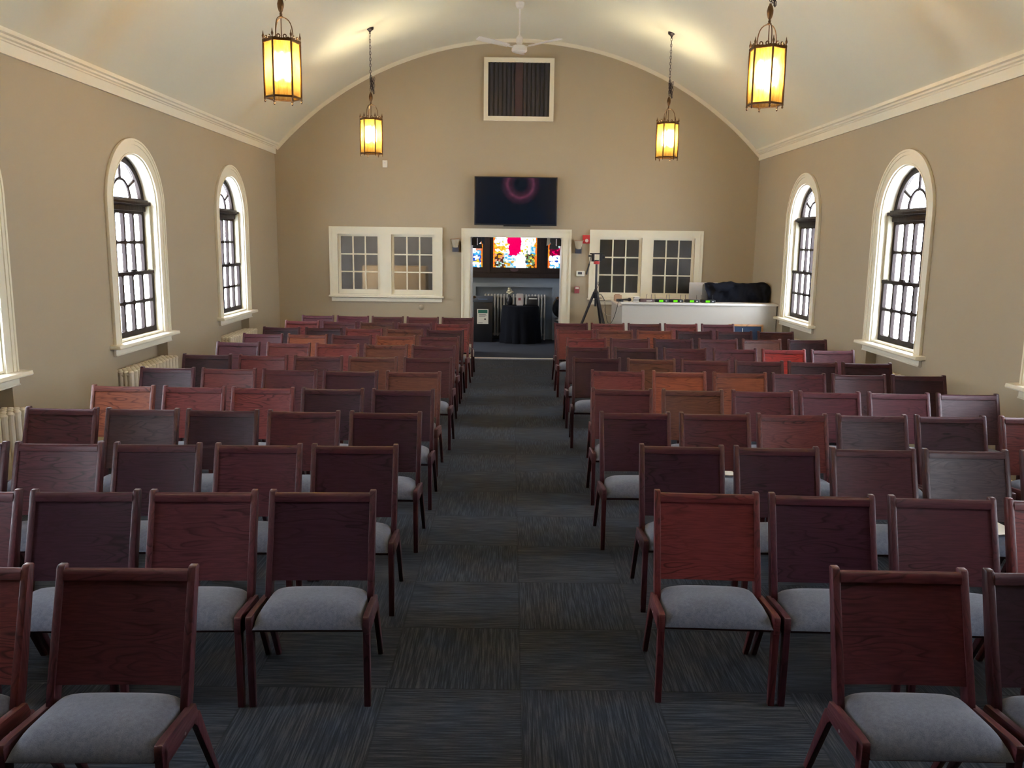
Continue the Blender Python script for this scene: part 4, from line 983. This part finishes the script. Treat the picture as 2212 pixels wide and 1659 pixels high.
# framed board leaning on the booth
e = empty('felt_board', (3.62, BY - .125, 0), 0, 'blue felt board in light pine frame leaning on the booth', 'board')
T = Matrix.Rotation(R(-7), 4, 'X'); bw, bh = .265, .80
mb = MB(); mb.plate([rect(-bw, bw, .02, bh), rect(-bw + .032, bw - .032, .052, bh - .032)], -.012, .014); mb.build('frame', M['pine'], e, M=T, bevel=.002)
MB().box(-bw + .03, bw - .03, -.002, .008, .05, bh - .03).build('felt', M['felt'], e, M=T)
mb = MB(); mb.box(-.055, -.047, -.006, -.002, .55, .74); mb.box(-.08, -.022, -.006, -.002, .545, .552); mb.build('white_mark', M['paper'], e, M=T)
# tripod
TPX, TPY = 1.380, 13.70
e = empty('camera_tripod', (TPX, TPY, 0), 0, 'black camera tripod with fluid head standing before the back wall', 'tripod')
MB().tube([(0, 0, .98), (0, 0, 1.66)], .018, 12).build('centre_column', M['blackm'], e)
mb = MB(); mb.lathe([(0, 1.10), (.035, 1.11), (.052, 1.15), (.052, 1.20), (.03, 1.23), (.022, 1.26), (0, 1.26)], 12); mb.tube([(.0, -.02, 1.24), (.03, -.03, 1.30), (.045, -.03, 1.36), (.03, -.03, 1.38), (.02, -.03, 1.33)], .005, 6); mb.build('shoulder', M['blackm'], e)
for k, a in enumerate((197, 303, 62)):
    c, s = math.cos(R(a)), math.sin(R(a)); mb = MB()
    pt = lambda t: (c * (.04 + .48 * t), s * (.04 + .48 * t), 1.17 * (1 - t))
    mb.tube([pt(0), pt(.58)], .021, 10); mb.tube([pt(.55), pt(.60)], .027, 10); mb.tube([pt(.60), pt(.97)], .014, 10); lg = mb.build('leg', M['blackm'], e)
    mb = MB(); mb.tube([pt(.965), (pt(1)[0], pt(1)[1], .004)], .018, 8); mb.build('rubber_foot', M['black'], lg)
    MB().tube([(pt(.575)[0] + .025, pt(.575)[1] - .02, pt(.575)[2]), (pt(.63)[0] + .035, pt(.63)[1] - .025, pt(.63)[2])], .008, 6).build('leg_clamp', M['black'], lg)
MB().lathe([(0, 1.655), (.048, 1.66), (.050, 1.70), (.03, 1.71), (0, 1.71)], 14).build('levelling_bowl', M['red'], e)
mb = MB(); mb.box(-.085, -.040, -.04, .04, 1.70, 1.83); mb.box(.045, .082, -.04, .04, 1.71, 1.84); mb.box(-.11, .10, -.035, .035, 1.815, 1.835); mb.lathe([(0, -.02), (.035, -.02), (.035, .03), (0, .03)], 12, M=Matrix.Translation((.10, 0, 1.775)) @ Matrix.Rotation(PI / 2, 4, 'Y')); mb.box(-.135, -.085, -.02, .02, 1.775, 1.80); mb.box(-.035, .035, -.03, .03, 1.70, 1.725)
mb.build('fluid_head', M['blackm'], e, bevel=.003)
mb = MB(); mb.tube([(-.095, -.03, 1.78), (-.125, -.08, 1.66)], .007, 8); mb.tube([(-.125, -.08, 1.66), (-.175, -.16, 1.50)], .014, 8); mb.build('pan_handle', M['black'], e)
mb = MB(); mb.tube([(.05, -.02, 1.18), (.085, -.03, 1.175), (.11, -.03, 1.14), (.145, -.03, 1.075)], [.005, .005, .008, .008], 6); mb.build('lever', M['black'], e)
# camera cable
def bez(p, n=24):
    o = []
    for i in range(n + 1):
        t_ = i / n; u = 1 - t_; o.append(tuple(u ** 3 * a + 3 * u * u * t_ * b + 3 * u * t_ * t_ * c + t_ ** 3 * d for a, b, c, d in zip(*p)))
    return o
tag(MB().tube(bez([(1.53, 13.67, 1.05), (1.55, 13.5, .5), (1.62, 13.15, .75), (1.672, BY + .14, LZ + .004)])[:-1] + [(1.672, BY + .14, LZ + .004), (1.69, BY + .14, LZ + .012), (1.72, BY + .14, LZ + .006)], .0042, 6).build('camera_cable', M['black']), 'thin black cable sagging from tripod to the booth corner', 'cable')
tag(MB().tube(bez([(1.60, D - .045, .93), (1.5, 14.1, .80), (1.68, 13.6, .78), (1.69, 13.1, .95)]), .0028, 6).build('thin_cable', M['booth']), 'thin pale cable looping on the booth side wall', 'cable')
# ================================================================ THINGS IN THE ROOM BEYOND
e = empty('waste_bin', (-.545, 16.97, 0), 0, 'tall dark recycling bin with a white notice, left in the doorway', 'bin')
MB().prism([(-.15, .0), (.13, .0), (.145, .80), (-.17, .80)], -.19, .19, 'x').build('bin_body', M['black'], e, bevel=.01)
MB().prism([(-.185, .80), (.155, .80), (.15, .90), (-.15, .925), (-.185, .88)], -.20, .20, 'x').build('lid', M['navy'], e, bevel=.006)
MB().box(-.10, .09, -.195, -.185, .850, .872).build('lid_label', simple('blue lid label', (.10, .14, .24), .6), e)
T = Matrix.Translation((0, -.172, 0)) @ Matrix.Rotation(R(1.5), 4, 'X')
nt = MB().box(-.115, .110, -.012, -.004, .37, .665).build('notice', M['paper'], e, M=T)
MB().box(-.095, .092, -.0135, -.012, .585, .650).build('notice_header', simple('green notice header', (.02, .16, .12), .6), nt, M=Matrix())
mb = MB(); mb.box(-.08, .06, -.0135, -.012, .555, .562); mb.box(-.08, .075, -.0135, -.012, .535, .541); mb.box(-.08, .05, -.0135, -.012, .517, .522); mb.box(.03, .06, -.0135, -.012, .45, .48); mb.box(-.09, .0, -.0135, -.012, .395, .400)
mb.build('notice_print', M['black'], nt)
e = empty('draped_table', (.205, 16.85, 0), 0, 'round table under a floor length black cloth, seen through the doorway', 'table')
mb = MB(); seg = 72; prof = [(0, .742), (.30, .742), (.355, .738), (.368, .72), (.375, .60), (.388, .35), (.40, .12), (.408, .004)]
rings = []
for r_, z in prof:
    if r_ == 0: rings.append([mb.bm.verts.new((0, 0, z))]); continue
    k_ = max(0, (.72 - z) / .72)
    rings.append([mb.bm.verts.new(((r_ + .022 * k_ * math.sin(a * 13) + .010 * k_ * math.sin(a * 29)) * math.cos(a), (r_ + .022 * k_ * math.sin(a * 13) + .01 * k_ * math.sin(a * 29)) * math.sin(a) * .78, z)) for a in [2 * PI * i / seg for i in range(seg)]])
for A, B in zip(rings, rings[1:]):
    for k in range(seg):
        mb.bm.faces.new((A[0], B[k], B[(k + 1) % seg]) if len(A) == 1 else (A[k], A[(k + 1) % seg], B[(k + 1) % seg], B[k]))
mb.build('tablecloth', M['darkcloth'], e, smooth=60)
MB().lathe([(0, .0), (.20, .005), (.20, .03), (.03, .05), (.03, .70), (.33, .705), (.33, .735), (0, .735)], 24, M=Matrix.Diagonal((1, .78, 1, 1))).build('tabletop', M['maroon'], e)
e = empty('flower_vase', (-.015, 16.90, .744), 0, 'black vase of cream flowers on the draped table', 'vase')
MB().lathe([(0, 0), (.045, .002), (.062, .05), (.060, .11), (.035, .16), (.030, .18), (.038, .19), (.030, .19), (.02, .16), (0, .15)], 16).build('vase_body', M['blackm'], e)
rnd = random.Random(3)
mb = MB(); mb.tube([(0, 0, .10), (.01, 0, .24)], .006, 6); mb.tube([(0, 0, .10), (-.02, 0, .22)], .006, 6); mb.build('stem', simple('dull green stem', (.06, .10, .04), .6), e)
for k, (a, b, c, s) in enumerate(((0, 0, .28, .055), (.035, -.01, .255, .045), (-.035, -.01, .25, .042), (.005, -.03, .235, .045), (-.01, .0, .325, .038))):
    mb = MB()
    for p_ in range(9):
        an = p_ * 2.4; tl = .5 + .4 * (p_ % 3) / 2
        ctr = Vector((a + s * .5 * math.cos(an) * tl, b + s * .5 * math.sin(an) * tl, c + s * .25 * (1 - tl)))
        mb.lathe([(0, -.5 * s), (.42 * s, -.2 * s), (.5 * s, .15 * s), (.3 * s, .42 * s), (0, .45 * s)], 7, c=ctr, rot=an)
    mb.build('blossom', M['petal'], e, weld=False)
e = empty('display_card', (.188, 16.82, .744), R(4), 'white standing card with printed square on the draped table', 'card')
T = Matrix.Rotation(R(-8), 4, 'X'); MB().box(-.065, .065, -.003, .003, 0, .235).build('card', simple('grey white card', (.60, .56, .55), .6), e, M=T)
MB().box(-.03, .02, -.006, -.003, .10, .15).build('printed_square', M['pink'], e, M=T)
MB().prism([(0, 0), (.08, 0), (.03, .14)], -.02, .02, 'x').build('easel_back', M['tan'], e)
e = empty('donation_box', (.44, 16.86, .744), 0, 'black lidded box with white label strip on the draped table', 'box')
MB().prism([(-.08, 0), (.08, 0), (.07, .13), (-.07, .13)], -.11, .11, 'x').build('box_body', M['black'], e, bevel=.004)
MB().prism([(-.078, .13), (.075, .13), (.07, .175), (-.05, .175)], -.10, .10, 'x').build('lid', M['black'], e, bevel=.004)
MB().box(-.075, .085, -.086, -.078, .128, .155).build('label_strip', M['paper'], e)
e = empty('office_chair', (1.05, 16.90, 0), R(8), 'glossy black rounded chair at the right edge of the doorway', 'chair')
MB().prism([(.22 * math.cos(R(a)), .70 + .24 * math.sin(R(a)) * (1 if math.sin(R(a)) > 0 else .9)) for a in range(0, 360, 15)], -.03, .03, 'y').build('backrest', simple('gloss black shell', (.01, .012, .018), .18), e, bevel=.02)
MB().lathe([(0, .44), (.20, .445), (.23, .47), (.21, .51), (0, .515)], 20, c=(0, -.22, 0)).build('seat', M['black'], e)
for a in (45, 135, 225, 315): MB().tube([(.15 * math.cos(R(a)), -.22 + .15 * math.sin(R(a)), .45), (.21 * math.cos(R(a)), -.22 + .21 * math.sin(R(a)), .0)], .014, 8).build('leg', M['blackm'], e)
MB().box(-.02, .02, -.05, .03, .40, .62).build('back_bracket', M['blackm'], e)
e = empty('added_lamp', (-2.3, 15.9, 2.75), 0, 'added opal lamp in the room beyond, brightening the pale cabinet', 'lamp')  # invented lamp, added to brighten the cabinet behind the obscure glass
MB().lathe([(0, -.10), (.08, -.09), (.13, -.05), (.14, 0), (0, 0)], 20).build('added_shade', emis('added glowing shade', (1., .85, .6), 1.5), e)
ld = bpy.data.lights.new('lamp_light', 'POINT'); ld.energy = 30; ld.color = (1., .82, .55); ld.shadow_soft_size = .08; lo_ = bpy.data.objects.new('lamp_light', ld); COL.objects.link(lo_); lo_.parent = e; lo_.location = (0, 0, -.2)
# pale cabinet added to stand for the beige blur in the left interior window
e = empty('added_cabinet', (-2.25, 16.6, 0), 0, 'added pale cabinet giving the beige blur in the left interior window', 'cabinet')
MB().box(-.62, .62, -.2, .25, 0, 1.50).build('cabinet_body', simple('pale tan laminate', (.62, .50, .30), .5), e, bevel=.01)
MB().box(-.60, -.01, -.215, -.2, .05, 1.45).build('cabinet_door', simple('pale tan door', (.64, .52, .32), .5), e, bevel=.004)
MB().box(.01, .60, -.215, -.2, .05, 1.45).build('cabinet_door', simple('pale tan door b', (.64, .52, .32), .5), e, bevel=.004)
for s_, lb in ((-1, 'dark spotlight hanging in the upper left corner of the doorway'), (1, 'dark spotlight hanging in the upper right corner of the doorway')):
    x = .083 + s_ * .73; e = empty('spotlight', (x, 15.45, 2.02), R(-s_ * 30), lb, 'spotlight', 'dark spotlights hanging beyond the doorway')
    mb = MB(); mb.lathe([(0, -.10), (.075, -.10), (.085, -.09), (.085, .03), (.06, .09), (.03, .11), (0, .11)], 16, M=Matrix.Rotation(R(-100), 4, 'X')); mb.build('housing', M['black'], e)
    mb = MB(); 
    for k in range(4): T = Matrix.Rotation(R(90 * k), 4, 'Z'); mb.prism([(-.08, 0), (.08, 0), (.10, .09), (-.10, .09)], .085, .089, 'z', M=Matrix.Rotation(R(80), 4, 'X') @ T @ Matrix.Rotation(R(60), 4, 'X') if False else Matrix.Rotation(R(80), 4, 'X') @ T @ Matrix.Translation((0, .08, .08)) @ Matrix.Rotation(R(-25), 4, 'X') @ Matrix.Translation((0, 0, -.085)))
    mb.build('barn_door', M['black'], e)
    mb = MB(); mb.tube([(-.10, 0, 0), (-.10, 0, .12), (.10, 0, .12), (.10, 0, 0)], .008, 6); mb.tube([(0, 0, .12), (0, 0, .73)], .014, 8); mb.build('hanging_bracket', M['blackm'], e)
    MB().lathe([(0, 0), (.022, 0), (.022, .02), (0, .02)], 10, M=Matrix.Translation((-.03, -.07, .08)) @ Matrix.Rotation(PI / 2, 4, 'X')).build('knob', M['silver'], e)
tag(MB().box(-.024, .024, -.0015, .0015, 0, .105).build('paper_tag', M['paper'], M=Matrix.Translation((-.558, 12.418, .305))), 'small cream paper tag on the far left aisle chair leg, by the doorway', 'paper tag')
# leaflets left on seats
for x, y, z, rz, lb, m_ in [(2.725, 4.485, .466, 8, 'white leaflet on a grey seat, right block, third row from camera', 0),
 (1.47, 5.605, .466, -5, 'white leaflet on a grey seat, right block, fourth row from camera', 0)]:
    tag(MB().box(-.07, .07, -.10, .10, 0, .003).build('leaflet', M['paper'], M=Matrix.Translation((x, y, z)) @ Matrix.Rotation(R(rz), 4, 'Z')), lb, 'leaflet', 'leaflets left on chair seats')
# ================================================================ LIGHT AND CAMERA
w = bpy.data.worlds.new('World'); SC.world = w; w.use_nodes = True
bg = w.node_tree.nodes['Background']; bg.inputs[0].default_value = (.92, .97, 1.05, 1); bg.inputs[1].default_value = 11.0
cam = bpy.data.cameras.new('camera'); co = bpy.data.objects.new('camera', cam); COL.objects.link(co)
cam.sensor_width = 36; cam.lens = 1820.3723 / 2212 * 36; cam.clip_start = .05; cam.clip_end = 100
p_, y_, r_, hgt = (0.167995, 0.00322, -0.013575, 2.006255)
f = Vector((0, math.cos(p_), -math.sin(p_))); u = Vector((0, math.sin(p_), math.cos(p_))); rt = Vector((1, 0, 0))
Z = Matrix.Rotation(-y_, 3, 'Z'); f, u, rt = Z @ f, Z @ u, Z @ rt
rt2 = math.cos(r_) * rt - math.sin(r_) * u; u2 = math.sin(r_) * rt + math.cos(r_) * u
co.matrix_world = Matrix(((rt2.x, u2.x, -f.x, 0), (rt2.y, u2.y, -f.y, 0), (rt2.z, u2.z, -f.z, hgt), (0, 0, 0, 1)))
SC.camera = co
vs = SC.view_settings; vs.view_transform = 'Standard'; vs.look = 'None'; vs.exposure = 1.5; vs.gamma = 1; vs.use_curve_mapping = False
SC.cycles.use_denoising = True; SC.cycles.max_bounces = 10; SC.cycles.diffuse_bounces = 5; SC.cycles.transparent_max_bounces = 12; SC.cycles.sample_clamp_indirect = 6
